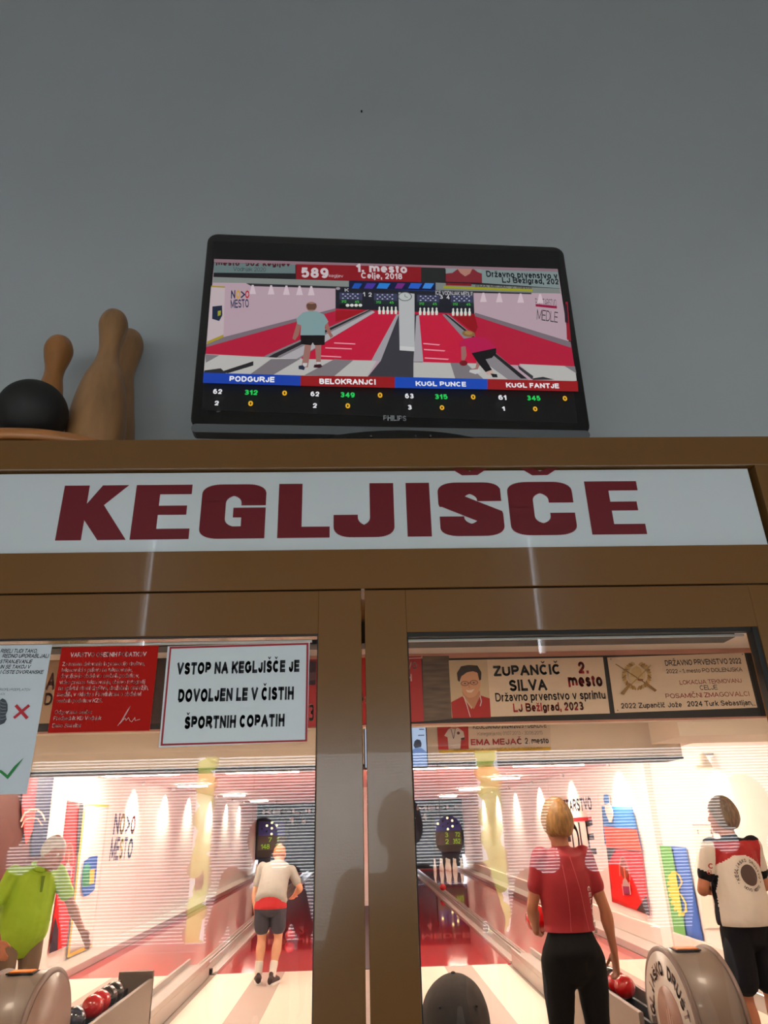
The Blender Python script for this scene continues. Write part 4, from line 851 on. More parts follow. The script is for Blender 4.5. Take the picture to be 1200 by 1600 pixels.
# pins
pinm = mat('white_pin', (232, 226, 212), .35, coat=.3)
pin0 = None
for cx, side in ((3.30, 'right'), (-3.35, 'left')):
    for k in range(9):
        r_, c_ = [(0, 0), (1, -1), (1, 1), (2, -2), (2, 0), (2, 2), (3, -1), (3, 1), (4, 0)][k]
        loc = (cx + c_ * .25, 27.2 + r_ * .25, .004)
        lab = 'white bowling pin standing at the end of the %s wall lane' % side; grp = 'pins of the %s wall lane' % side
        if pin0 is None:
            pin0 = obj('bowling_pin', MB().lathe(smooth_prof(pin_profile(.42, .058, .027, .034), 2), (0, 0, 0), n=14), pinm); pin0.location = loc; tag(pin0, lab, 'pin', grp)
        else:
            c = pin0.copy(); COL.objects.link(c); c.location = loc; c['label'] = lab; c['group'] = grp

# ================================================================== BALL RETURNS
bodym = mat('grey_return_body', (116, 102, 92), .42, coat=.15); rimm = mat('dark_return_rim', (112, 92, 84), .45)
def ball_return(side, label):
    s = 1 if side == 'right' else -1
    xf = 2.02 * s if s > 0 else -2.0     # face towards the aisle
    xb = xf + .31 * s; yc, zc, r_ = 4.0, .47, .425
    t = thing('ball_return', label, 'ball return', ((xf + xb) / 2, yc, 0), 0, 'ball returns')
    prof = [(r_ - .004, min(xf, xb)), (r_ - .004, max(xf, xb))]
    obj('drum', MB().lathe([(r_ - .02, xf + .006 * s), (r_ - .012, xf + .02 * s), (r_ - .012, xb - .02 * s), (r_ - .02, xb - .006 * s)], (0, yc, zc), axis='X', n=72), bodym, t)
    for x in (xf, xb): obj('rim', MB().lathe([(r_ - .03, x - .012), (r_, x - .010), (r_ + .002, x), (r_, x + .010), (r_ - .03, x + .012)], (0, yc, zc), axis='X', n=72), rimm, t)
    fx = xf - .013 * s
    fr = (Vector((fx - .003 * s, yc, zc)), Vector((0, -1 * s, 0)), Vector((0, 0, 1)))
    if s > 0:
        obj('face_ring', MB().lathe([(.001, fx), (.395, fx), (.395, fx + .004), (.001, fx + .004)], (0, yc, zc), axis='X', n=72), mat('pale_face_ring', (188, 176, 166), .4), t)
        obj('face_disc', MB().lathe([(.001, fx - .004), (.20, fx - .004), (.20, fx), (.001, fx)], (0, yc, zc), axis='X', n=48), mat('brown_face_disc', (150, 112, 98), .4), t)
        m = MB(); arc_letters(m, fr, 'KEGLJAŠKO DRUŠTVO', .255, .085, R(203), -R(13.2), bold=.035)
        obj('lettering', m, mat('brown_letters', (92, 70, 62), .5), t)
        m = MB(); c, u, v = fr; c = c - Vector((.004 * s, 0, 0))
        for (a0, b0, w_, h_) in ((-.035, .02, .014, .10), (.0, .03, .018, .13), (.035, .0, .014, .09), (-.01, -.03, .09, .014)):
            m.poly([c + u * (a0 + i * w_ / 2) + v * (b0 + j * h_ / 2) for i, j in ((-1, -1), (1, -1), (1, 1), (-1, 1))])
        obj('emblem', m, mat('pale_emblem', (196, 160, 146), .5), t)
    else:
        obj('face_disc', MB().lathe([(.001, fx), (.395, fx), (.395, fx + .004), (.001, fx + .004)], (0, yc, zc), axis='X', n=72), mat('brown_grey_face', (134, 108, 96), .4), t)
        m = MB(); c, u, v = fr; cc = c + v * .13 - u * .02
        n_ = 28; m.add([cc + u * (r2 * cos(2 * pi * i / n_)) + v * (1.25 * r2 * sin(2 * pi * i / n_)) for r2 in (.088, .076) for i in range(n_)], [(i, (i + 1) % n_, n_ + (i + 1) % n_, n_ + i) for i in range(n_)])
        for (a0, b0, a1, b1) in ((-.03, .05, .03, .055), (-.02, .05, -.035, -.04), (.03, .05, .035, -.03), (-.035, -.04, .0, -.075), (.035, -.03, .0, -.075), (0, .055, .02, .07)):
            d = Vector((a1 - a0, b1 - a0 * 0 - b0)); l = math.hypot(a1 - a0, b1 - b0); nx, ny = -(b1 - b0) / l * .006, (a1 - a0) / l * .006
            m.poly([cc + u * p_ + v * q_ for p_, q_ in ((a0 + nx, b0 + ny), (a1 + nx, b1 + ny), (a1 - nx, b1 - ny), (a0 - nx, b0 - ny))])
        arc_letters(m, (cc - v * .14, u, v), 'KD', .06, .085, R(118), -R(50), bold=.03)
        obj('emblem', m, mat('pale_logo', (206, 192, 180), .5), t)
    top = zc + r_ - .012; xm = (xf + xb) / 2
    yb = yc - .05
    obj('button_plate', MB().box(xm - .10, xm + .07, yb - .055, yb + .055, top - .004, top + .004), dark, t)
    obj('button', MB().box(xm - .085, xm + .055, yb - .042, yb + .042, top + .004, top + .010), mat('orange_button', (226, 120, 30), .4), t)
    obj('base', MB().box(min(xf, xb) + .03, max(xf, xb) - .03, yc - .3, yc + .3, 0, .2), bodym, t)
    # rack for the balls
    x0, x1 = (1.90, 2.21) if s > 0 else (-2.19, -1.88); y0, y1 = yc + .30, 6.15
    zr = .47
    m = MB(); m.box(x0, x0 + .035, y0, y1, 0, zr); m.box(x1 - .035, x1, y0, y1, 0, zr); m.box(x0, x1, y1 - .04, y1, 0, zr + .06); m.box(x0 + .035, x1 - .035, y0, y1 - .04, .02, .30)
    obj('rack_body', m, bodym, t, bevel=.006)
    for x in (x0 + .085, x1 - .085): obj('rack_rail', MB().box(x - .012, x + .012, y0, y1 - .04, .30, .405), dark, t)
    m = MB().box(x0 + .02, x1 - .02, y1, 8.95, .0, .14); m.box(x0 + .02, x0 + .05, y1, 8.95, .14, .20); m.box(x1 - .05, x1 - .02, y1, 8.95, .14, .20)
    obj('return_track', m, galv, t, bevel=.004)
    return (xf + xb) / 2, zr
ball_return('left', 'grey ball return drum with pale ring logo at the left edge')
ball_return('right', 'grey ball return drum with lettered white ring at the lower right')
bred = mat('red_ball', (186, 14, 20), .18, coat=.6); bblk = mat('dark_ball', (40, 36, 36), .2, coat=.5); bblue = mat('dark_blue_ball', (44, 48, 66), .15, coat=.6)
ball0 = None
def ball(p, m, label, group=None, r_=.08):
    global ball0
    if ball0 is None:
        ball0 = obj('bowling_ball', MB().sphere((0, 0, 0), .08, 32, 20), m); o = ball0
    else:
        o = obj('bowling_ball', MB().sphere((0, 0, 0), .08, 32, 20), m)
    o.location = p; return tag(o, label, 'ball', group)
for s, xm, w_ in ((-1, -2.035, 'left'), (1, 2.055, 'right')):
    for k, (y, m, l) in enumerate([(5.0, bred, 'nearest red bowling ball in the %s rack'), (5.165, bred, 'second red bowling ball in the %s rack, behind the nearest'), (5.33, bblk, 'nearer dark bowling ball behind the red ones in the %s rack'), (5.495, bblk, 'farthest dark bowling ball in the %s rack')]):
        ball((xm, y, .4855), m, l % w_, 'balls in the %s rack' % w_)
ball((-2.035, 4.62, .4855), bblue, 'dark blue bowling ball in front of the left rack beside the drum')
ball((2.10, 18.6, .172), bred, 'small red ball rolling back on the gutter between the right lanes')
ball((-1.14, 11.65, .084), mat('dull_red_ball', (150, 14, 26), .25, coat=.4), 'red ball rolling down the lane beside the legs of the grey shirted man')

# ================================================================== FLAGS AND PRINTS ON THE SIDE WALLS
def wplane(x, n, eps): return Plane((x, 0, 0), (n, 0, 0), eps)
def cloth(name, label, cat, px, m, side, group=None, amp=.012, thick=.004):
    """hanging cloth between four pixels on a side wall, with soft folds"""
    x = (XL + .022) if side < 0 else (XR - .022); n = 1 if side < 0 else -1
    q = [at(a_, b_, X=x) for a_, b_ in px]; N = 14; K = 10; vs = []
    for j in range(K + 1):
        for i in range(N + 1):
            u, v = i / N, j / K; p = q[0] * (1 - u) * (1 - v) + q[1] * u * (1 - v) + q[2] * u * v + q[3] * (1 - u) * v
            p.x += n * amp * (.5 + .5 * sin(u * 15 + v * 2.5)) * (.15 + .85 * v); vs.append(p)
    fs = [(j * (N + 1) + i, j * (N + 1) + i + 1, (j + 1) * (N + 1) + i + 1, (j + 1) * (N + 1) + i) for j in range(K) for i in range(N)]
    mb = MB(); mb.add(vs, fs, 0, True); o = obj(name, mb, m); sd = o.modifiers.new('thickness', 'SOLIDIFY'); sd.thickness = thick; sd.offset = 0
    return tag(o, label, cat, group)
LW = wplane(XL + .045, 1, .0015); RW = wplane(XR - .045, -1, .0015)
LW0 = wplane(XL + .003, 1, .0008); RW0 = wplane(XR - .003, -1, .0008)
redf = mat('red_flag_cloth', (222, 22, 16), .7); darkf = mat('dark_flag_cloth', (52, 42, 46), .7)
def emblem_pin(a, cx, cy, sx, sy, lean):
    f = lambda pts: [(cx + x * sx + lean * y, cy + y * sy) for x, y in pts]
    a.p(f([(.62 * cos(R(t)), -.35 + .78 * sin(R(t)) * (1 if sin(R(t)) < 0 else .5)) for t in range(0, 360, 15)]), (140, 56, 34))
    a.p(f([(-.1, -.62), (.1, -.62), (.14, -.45), (.06, -.3), (.12, .05), (-.12, .05), (-.06, -.3), (-.14, -.45)]), (226, 120, 90))
    a.p(f([(-.55, .42), (-.42, .12), (-.1, .0), (.2, .06), (.5, .3), (.52, .44)]), (176, 150, 146)); a.p(f([(-.56, .42), (.52, .44), (.48, .82), (.1, .9), (-.5, .84)]), (132, 30, 76))
    a.line(f([(-.62, .3), (-.56, .9)]), .8, (232, 170, 160)); a.line(f([(.62, .2), (.58, .86)]), 1.2, (236, 190, 180))
    a.line(f([(-.8, -.1), (-.66, -.7), (-.3, -1.06), (.1, -1.12), (.5, -.9), (.76, -.4), (.8, .1)]), .9, (238, 150, 140))
# left wall
o = cloth('wall_flag', 'tall maroon, red and navy banner near the head of the man in green', 'flag', [(-8, 1196), (86, 1203), (67, 1340), (-30, 1400)], mat('maroon_banner_cloth', (84, 40, 34), .7), -1, 'flags on the left wall', amp=.006)
a = Art(LW); a.p([(38, 1204), (62, 1204), (58, 1262), (33, 1264)], (150, 22, 40)); a.p([(60, 1204), (85, 1205), (70, 1335), (48, 1338), (54, 1264)], (36, 34, 66)); a.p([(33, 1264), (56, 1262), (50, 1300), (40, 1320)], (196, 40, 30))
a.line([(32, 1284), (38, 1271), (48, 1264.5), (58, 1265), (66, 1272), (70, 1282)], 2.6, (212, 176, 160)); a.line([(33, 1293), (38, 1282), (48, 1277), (58, 1279), (66, 1290)], 1.8, (206, 166, 150))
a.make('printed_pattern', o)
o = cloth('wall_flag', 'red flag with black edge and pin emblem behind the man in green', 'flag', [(105, 1251), (128, 1255.5), (104, 1478), (76, 1490)], redf, -1, 'flags on the left wall')
a = Art(LW); a.p([(124, 1254), (131, 1255), (123, 1330), (119, 1340)], (52, 44, 50)); a.p([(86, 1432), (91, 1452), (90, 1484), (76, 1490)], (40, 40, 56)); emblem_pin(a, 106.5, 1348, 9.5, 28, -2); a.make('printed_pattern', o)
o = cloth('wall_flag', 'white flag with yellow border and blue green crest on the left wall', 'flag', [(131.5, 1255), (170, 1257.5), (143.5, 1479), (104.5, 1497)], mat('white_flag_cloth', (238, 224, 216), .7), -1, 'flags on the left wall', amp=.008)
a = Art(LW); ye = (232, 176, 48); a.line([(132.5, 1257), (170, 1259.5)], 3.6, ye); a.line([(133, 1257), (106, 1496)], 2.6, ye); a.line([(106, 1494), (143, 1477)], 4.5, ye)
a.p([(131, 1346), (140, 1339), (152.5, 1336.5), (150, 1368), (147.5, 1390), (139, 1398), (131, 1401), (127.5, 1392), (128, 1366)], (34, 84, 170)); a.p([(129, 1358), (141, 1352), (140, 1384), (128.5, 1386)], (44, 130, 70)); a.p([(140, 1360), (147.5, 1357), (146.5, 1380), (139.5, 1382)], (232, 190, 40)); a.p([(131, 1352), (139, 1348), (138, 1362), (131, 1364)], (60, 150, 120)); a.make('printed_pattern', o)
# coloured wall lettering: drawn straight on the wall panel
o = panel('wall_print', 'colourful two line wall lettering on a white sheet on the left wall', 'wall sign', [at(x, y, X=XL + .004) for x, y in ((165, 1262), (222, 1266), (216, 1352), (158, 1356))], hw, .003)
a = Art(wplane(XL + .0055, 1, .001))
a.t([('N', 176, 184.5, 1272, 1304, 0)], (64, 52, 96), .03); a.t([('O', 185.5, 193, 1272.5, 1304, 0)], (228, 176, 52), .03); a.t([('>', 194.5, 201.5, 1275, 1303, 0)], (56, 56, 90), .03); a.t([('O', 203, 209.5, 1275, 1303, 0)], (214, 36, 36), .03)
a.t([('M', 170, 178, 1311, 1345, -.5), ('T', 191, 196, 1311, 1343, -.5)], (66, 54, 96), .02); a.t([('E', 179, 184, 1311, 1344, -.5)], (80, 60, 100), .02); a.t([('S', 185, 190, 1312, 1343, -.5)], (216, 190, 60), .02); a.t([('O', 198, 205, 1312, 1342, -.5)], (52, 90, 150), .03)
a.make('lettering', o)
# right wall
o = panel('wall_print', 'black wall lettering with a red bar right of the woman in red', 'wall sign', [at(x, y, X=XR - .004) for x, y in ((868, 1244), (934, 1240), (942, 1345), (874, 1345))], hw, .003)
a = Art(wplane(XR - .0055, -1, .001)); g2 = crop(790, 1220, 4.21)
a.t([('POLETARSTVO', 868, 926, 1253, 1271, -4, .03)], (60, 46, 56), .03); a.p(g2((310, 252), (565, 236), (567, 262), (312, 276)), (206, 30, 50)); a.t([('MEDLE', 874, 933, 1296, 1337, -2, .02)], (54, 44, 56), .02)
a.make('lettering', o)
o = cloth('wall_flag', 'blue and orange flag with a white pin emblem above the red flag', 'flag', [(940, 1259), (988, 1261), (1003, 1329), (946, 1320)], mat('blue_flag_cloth', (40, 112, 190), .7), 1, 'flags on the right wall')
a = Art(RW); g8 = crop(920, 1230, 6.4); a.p(g8((152, 390), (300, 408), (478, 420), (530, 640), (380, 620), (176, 596)), (236, 66, 16)); a.make('printed_pattern', o)
o = panel('pin_cutout', 'flat white and blue pin shape fixed over the blue flag', 'wall decoration', [at(x, y, X=XR - .05) for x, y in [(920 + u / 6.4, 1230 + v / 6.4) for u, v in ((150, 72), (176, 66), (200, 84), (206, 130), (206, 170), (236, 230), (242, 290), (226, 352), (206, 352), (176, 280), (160, 220), (158, 170), (146, 120))]], mat('white_pin_board', (240, 224, 214), .6), .008)
a = Art(wplane(XR - .052, -1, .001)); a.p(g8((150, 74), (176, 68), (199, 84), (206, 130), (205, 160), (160, 176), (157, 166), (146, 120)), (60, 120, 190)); a.line(g8((172, 262), (238, 268)), .8, (120, 110, 120)); a.line(g8((176, 284), (236, 290)), .8, (120, 110, 120)); a.make('printed_pattern', o)
o = cloth('wall_flag', 'red club flag with round pin emblem and black corners on the right wall', 'flag', [(948, 1323.5), (1003, 1332), (1015, 1430), (957.5, 1409)], redf, 1, 'flags on the right wall')
a = Art(RW); a.p(g8((176, 600), (262, 616), (196, 760)), (58, 50, 52)); a.p(g8((575, 1080), (610, 1285), (480, 1228)), (58, 46, 46)); emblem_pin(a, 977, 1372, 9.6, 30, 3.5); a.make('printed_pattern', o)
o = cloth('wall_flag', 'green and blue flag with yellow gear emblem on the right wall', 'flag', [(1024, 1320), (1071.5, 1324), (1099, 1471.5), (1046, 1455)], mat('azure_flag_cloth', (60, 100, 186), .7), 1, 'flags on the right wall', amp=.008)
a = Art(RW); a.p(g8((664, 578), (824, 592), (880, 900), (940, 1260), (972, 1492), (806, 1442), (740, 1050)), (92, 158, 60))
ye = (244, 198, 24); a.p(g8((806, 880), (840, 838), (866, 840), (884, 960), (904, 1090), (930, 1278), (896, 1250), (850, 1170), (818, 1060)), ye)
a.line(g8((862, 846), (905, 880), (935, 950), (890, 1030)), 2.2, ye); a.line(g8((890, 1040), (930, 1090), (970, 1160), (975, 1240), (930, 1270)), 2.2, ye); a.line(g8((886, 860), (930, 930)), 1.2, (210, 170, 60))
for k in range(9):
    u, v = [(808, 900), (804, 960), (808, 1020), (818, 1080), (838, 1150), (866, 1214), (912, 1272), (950, 1270), (976, 1230)][k]; a.p(ell(*g8((u, v))[0], 2.2, 3.6, 6), ye)
a.make('printed_pattern', o)
t_ = panel('wall_hatch', 'white hatch panel with two dark holes left of the man in white and red', 'hatch', [at(x, y, X=XR - .022) for x, y in ((1082.5, 1290), (1110.5, 1290), (1126, 1450), (1100, 1450))], mat('hatch_white', (234, 222, 208), .5), .02)
q0_, q1_ = at(1082, 1289.5, X=XR - .024), at(1111, 1289.5, X=XR - .024); obj('top_edge_shade', MB().box(XR - .026, XR - .001, q1_.y, q0_.y, q0_.z - .004, q0_.z + .008), mat('shadow_brown', (96, 80, 68), .6), t_)  # shadow gap over the hatch, drawn as a dark strip
for px_, py_ in ((1090.5, 1299.5), (1111, 1300)):
    p = at(px_, py_, X=XR - .023); obj('finger_hole', MB().sphere(p, .016, 10, 8, sc=(.3, 1, 1.6)), mat('grey_hole', (110, 98, 90), .6), t_)

# ================================================================== PEOPLE
def solid(name, mb, m, parent, voxel=.009, smooth=4, pick=None, disp=0):
    """fuse overlapping tapering limbs into one continuous skin"""
    me = bpy.data.meshes.new(name); me.from_pydata([tuple(v) for v in mb.v], [], mb.f)
    bm = bmesh.new(); bm.from_mesh(me); bmesh.ops.recalc_face_normals(bm, faces=bm.faces); bm.to_mesh(me); bm.free()
    o = bpy.data.objects.new(name, me); COL.objects.link(o)
    r = o.modifiers.new('fuse', 'REMESH'); r.mode = 'VOXEL'; r.voxel_size = voxel
    s = o.modifiers.new('relax', 'SMOOTH'); s.iterations = smooth; s.factor = .5
    if disp:
        tx_ = bpy.data.textures.new('folds', 'CLOUDS'); tx_.noise_scale = .11
        d = o.modifiers.new('folds', 'DISPLACE'); d.texture = tx_; d.strength = disp; d.mid_level = .5
    dg = bpy.context.evaluated_depsgraph_get(); m2 = bpy.data.meshes.new_from_object(o.evaluated_get(dg))
    bpy.data.objects.remove(o); bpy.data.meshes.remove(me)
    m2.name = name; m2.materials.clear()
    for x in (m if isinstance(m, (list, tuple)) else [m]): m2.materials.append(x)
    for p in m2.polygons:
        p.use_smooth = True; p.material_index = pick(p.center) if pick else 0
    o = bpy.data.objects.new(name, m2); link(o, parent); return o
V = Vector
def hand(mb, w, d, pn, tdir, L=.18, curl=25, grip=0):
    """w wrist, d along the hand, pn palm normal, tdir towards the thumb"""
    w, d, pn, tdir = V(w), V(d).normalized(), V(pn), V(tdir)
    tdir = (tdir - d * tdir.dot(d)).normalized(); pn = d.cross(tdir) if d.cross(tdir).dot(pn) > 0 else -d.cross(tdir)
    k = L / .18
    mb.loft([w - d * .03, w, w + d * .03 * k, w + d * .07 * k, w + d * .092 * k], [(.026, .020), (.027, .019), (.036, .016), (.041, .014), (.038, .012)], lat=tdir, n=12, sub=2)
    for off, ln in ((.029, .072), (.010, .080), (-.010, .075), (-.029, .058)):
        b = w + d * .085 * k + tdir * off; p = [b - d * .02]; dd = d.copy(); a = R(curl)
        for i, f in enumerate((.45, .32, .23)):
            p.append(p[-1] + dd * (ln * f + (.02 if i == 0 else 0)) * k)
            ax = tdir; dd = (dd * cos(a) + pn * sin(a)).normalized() if True else dd; dd = dd
            a = R(curl * 1.2 + grip)
        mb.loft(p, [.0105, .0100, .0092, .0080], n=8, sub=2)
    b = w + d * .025 * k + tdir * .026
    mb.loft([b, b + (d * .55 + tdir * .7).normalized() * .035, b + (d * .55 + tdir * .7).normalized() * .035 + (d * .85 + tdir * .25 + pn * .35).normalized() * .034, b + (d * .55 + tdir * .7).normalized() * .035 + (d * .85 + tdir * .15 + pn * .5).normalized() * .058], [.0145, .0125, .0108, .0088], n=8, sub=2)
def head_mesh(mb, c, face, up, s=1.0):
    """c centre of the skull, face forward direction, up"""
    f = V(face).normalized(); u = (V(up) - f * V(up).dot(f)).normalized(); r = f.cross(u)
    P = lambda x, y, z: V(c) + r * x * s + f * y * s + u * z * s
    mb.loft([P(0, .012, -.118), P(0, .012, -.095), P(0, .008, -.055), P(0, -.002, -.005), P(0, -.008, .045), P(0, -.01, .085), P(0, -.01, .108)], [(.030, .036), (.050, .064), (.064, .085), (.072, .096), (.074, .098), (.062, .082), (.030, .040)], lat=r, n=20, sub=3)
    mb.loft([P(0, .088, .022), P(0, .104, -.005), P(0, .112, -.026), P(0, .094, -.036)], [.009, .012, .015, .012], n=8, sub=2)     # nose
    mb.loft([P(-.028, .086, -.062), P(0, .095, -.060), P(.028, .086, -.062)], [.006, .0085, .006], n=8, sub=2)                  # lips
    mb.loft([P(-.026, .082, -.072), P(0, .090, -.073), P(.026, .082, -.072)], [.006, .0085, .006], n=8, sub=2)
    mb.loft([P(0, .070, -.105), P(0, .084, -.100)], [.018, .014], n=8, sub=2)                                                  # chin
    mb.loft([P(-.045, .076, .036), P(0, .092, .032), P(.045, .076, .036)], [.009, .008, .009], n=8, sub=2)                     # brow
    for sg_ in (-1, 1):
        mb.loft([P(.070 * sg_, -.008, -.038), P(.080 * sg_, -.014, -.010), P(.078 * sg_, -.014, .020)], [(.010, .006), (.018, .008), (.013, .006)], lat=f, n=10, sub=2)  # ear
    return P
def limb(mb, a, b, c, r0, r1, r2, bulge=1.0, n=14):
    a, b, c = V(a), V(b), V(c)
    mb.loft([a, a.lerp(b, .35), a.lerp(b, .75), b, b.lerp(c, .28), b.lerp(c, .65), c], [r0, r0 * .98, (r0 + r1) / 2 * .96, r1, (r1 * .98 + .004) * bulge, (r1 + r2) / 2 * .95, r2], n=n, sub=3)
def hair_cap(name, P, m, parent, front=.035, low=-.06, thick=.012, tall=.012, voxel=.007, crown=True, nape=.0):
    """hair as a shell over skull: back and top, open at the face"""
    mb = MB(); N, M_ = 28, 18; vs = []; fs = []
    for j in range(M_ + 1):
        t = pi * j / M_
        for i in range(N):
            a = 2 * pi * i / N; x = .080 * sin(t) * cos(a); y = .104 * sin(t) * sin(a); z = .108 * cos(t)
            k = 1 + thick / .09; y2 = y * k - .010; x2 = x * k; z2 = z * k + tall * max(0, cos(t)) + .006
            lim = low if y2 < -.02 else low + (front - low) * min(1, (y2 + .02) / .075)
            if y2 < -.05: lim -= nape
            if z2 < lim: z2 = lim; x2 *= .90; y2 = y2 * .90 - .004
            vs.append(P(x2, y2, z2))
    for j in range(M_):
        for i in range(N): fs.append((j * N + i, j * N + (i + 1) % N, (j + 1) * N + (i + 1) % N, (j + 1) * N + i))
    mb.add(vs, fs, 0, True); return solid(name, mb, m, parent, voxel, 3, disp=.012)
def shoe(mb, ankle, toe, w=.046):
    a, t = V(ankle), V(toe); d = (t - a); d.z = 0; L = d.length; d.normalize(); zf = t.z
    lat = V((d.y, -d.x, 0))
    mb.loft([V((a.x, a.y, zf)) - d * .055 + V((0, 0, .045)), V((a.x, a.y, zf)) + V((0, 0, .055)), V((a.x, a.y, zf)) + d * L * .5 + V((0, 0, .045)), V((a.x, a.y, zf)) + d * L * .85 + V((0, 0, .034)), V((a.x, a.y, zf)) + d * (L + .03) + V((0, 0, .028))], [(w * .72, .046), (w * .8, .055), (w * .95, .044), (w, .034), (w * .6, .024)], lat=lat, n=14, sub=3)
    mb.loft([V((a.x, a.y, zf + .05)), V((a.x, a.y, a.z + .02))], [(.040, .046), (.038, .044)], lat=lat, n=12, sub=2)
def sole(mb, ankle, toe, w=.048):
    a, t = V(ankle), V(toe); d = (t - a); d.z = 0; L = d.length; d.normalize(); lat = V((d.y, -d.x, 0)); z = t.z
    pts = []
    for u_, q in ((-.07, .55), (-.055, .85), (0, .92), (L * .5, .92), (L * .8, 1.05), (L + .01, .85), (L + .045, .4)): pts.append((u_, q * w))
    ring = [V((a.x, a.y, z)) + d * u_ + lat * q for u_, q in pts] + [V((a.x, a.y, z)) + d * u_ - lat * q for u_, q in reversed(pts)]
    mb.prism(ring, (0, 0, .024))

class Person:
    """canonical upright figure 1.76 m tall, facing +Y, scaled by s, standing at loc and turned by rz; joints may be overridden"""
    def __init__(s, label, loc, rz=0, k=1.0, sk=None, female=False, J=None):
        s.root = thing('person', label, 'person', loc, rz); s.k = k; s.sk = sk or skin; s.f = female
        h = .098 if not female else .095; sw = .19 if not female else .138
        s.J = dict(pelvis=(0, 0, .95), waist=(0, .005, 1.08), chest=(0, -.005, 1.27), upper=(0, -.02, 1.40), neck=(0, -.012, 1.48), head=(0, .012, 1.645), face=(0, 1, 0), up=(0, 0, 1),
                   shL=(-sw, -.015, 1.425), shR=(sw, -.015, 1.425), elL=(-sw - .06, -.03, 1.14), elR=(sw + .06, -.03, 1.14), wrL=(-sw - .075, .04, .90), wrR=(sw + .075, .04, .90),
                   hipL=(-h, 0, .90), hipR=(h, 0, .90), knL=(-h - .01, .02, .49), knR=(h + .01, .02, .49), anL=(-h - .015, -.02, .09), anR=(h + .015, -.02, .09), toL=(-h - .04, .15, 0), toR=(h + .04, .15, 0), lat=(1, 0, 0))
        if J: s.J.update(J)
        s.J = {q: V(v) * (1 if q in ('face', 'up', 'lat') else k) for q, v in s.J.items()}
    def torso(s, mb, g=1.0, top=True, low=0, waistline=1.0, belly=0):
        J = s.J; k = s.k * g; f = s.f
        pts = [J['pelvis'] - (J['waist'] - J['pelvis']) * (.35 + low), J['pelvis'], J['waist'], J['chest'], J['upper']]
        rad = [(.150, .105), (.172, .125), (.150, .108), (.168, .118), (.165, .092)] if not f else [(.150, .11), (.178, .125), (.138, .10), (.152, .115), (.148, .088)]
        rad = [(a * k, b * k) for a, b in rad]; rad[2] = (rad[2][0] * waistline, rad[2][1] * waistline + belly); rad[1] = (rad[1][0] * (waistline * .5 + .5), rad[1][1] + belly * .7); rad[3] = (rad[3][0], rad[3][1] + belly * .3)
        mb.loft(pts, rad, lat=J['lat'], n=22, sub=4)
        mb.loft([J['shL'] - J['lat'] * .0, J['shL'].lerp(J['upper'], .55) + V((0, 0, .012 * s.k)), J['upper'] + (J['neck'] - J['upper']) * .35, J['shR'].lerp(J['upper'], .55) + V((0, 0, .012 * s.k)), J['shR']], [.054 * k, .062 * k, .066 * k, .062 * k, .054 * k], n=14, sub=3)
        mb.loft([J['upper'], J['neck'] - (J['neck'] - J['upper']) * .05], [(.10 * k, .075 * k), (.062 * k, .06 * k)], lat=J['lat'], n=16, sub=3)
    def body(s, voxel=.009, hands=None, curl=25, barelegs=True, fingers=True):
        J = s.J; k = s.k; mb = MB(); s.torso(mb, .9)
        mb.loft([J['upper'], J['neck'], J['neck'].lerp(J['head'], .55)], [(.075 * k, .066 * k), (.056 * k, .056 * k), (.052 * k, .056 * k)], lat=J['lat'], n=16, sub=3)
        s.P = head_mesh(mb, J['head'], J['face'], J['up'], k * (1.0 if not s.f else .96))
        ar = 1.0 if not s.f else .86
        hands = hands or {}
        for q in 'LR':
            limb(mb, J['sh' + q], J['el' + q], J['wr' + q], .050 * k * ar, .038 * k * ar, .026 * k * ar, 1.06)
            d = (J['wr' + q] - J['el' + q]).normalized(); sg_ = 1 if q == 'L' else -1
            hd = hands.get(q, {})
            d2 = V(hd.get('d', d)); pn = V(hd.get('pn', J['lat'] * sg_)); td = V(hd.get('t', J['face']))
            hand(mb, J['wr' + q], d2, pn, td, .18 * k * (1 if not s.f else .93), hd.get('curl', curl), hd.get('grip', 0))
            limb(mb, J['hip' + q], J['kn' + q], J['an' + q], .080 * k, .050 * k, .034 * k, 1.12)
            mb.loft([J['an' + q], (J['an' + q] + J['to' + q]) / 2 + V((0, 0, .01)), J['to' + q] + V((0, 0, .02))], [.034 * k, .032 * k, .02 * k], n=10, sub=2)
        return solid('body', mb, s.sk, s.root, voxel, 3)
    def shirt(s, m, voxel=.010, sleeve=.62, g=1.07, low=.25, pick=None, waistline=1.0, belly=0, name='shirt', disp=.012, hem=None):
        J = s.J; k = s.k; mb = MB(); s.torso(mb, g, low=low, waistline=waistline, belly=belly)
        ar = 1.0 if not s.f else .9
        for q in 'LR':
            e = J['sh' + q].lerp(J['el' + q], sleeve)
            mb.loft([J['sh' + q] - (e - J['sh' + q]) * .1, J['sh' + q].lerp(e, .5), e], [.066 * k * ar, .062 * k * ar, .059 * k * ar], n=14, sub=3)
        o = solid(name, mb, m, s.root, voxel, 3, pick, disp)
        if hem:
            bm = bmesh.new(); bm.from_mesh(o.data); bmesh.ops.bisect_plane(bm, geom=bm.verts[:] + bm.edges[:] + bm.faces[:], plane_co=hem[0], plane_no=hem[1], clear_outer=True); bm.to_mesh(o.data); bm.free()
        return o
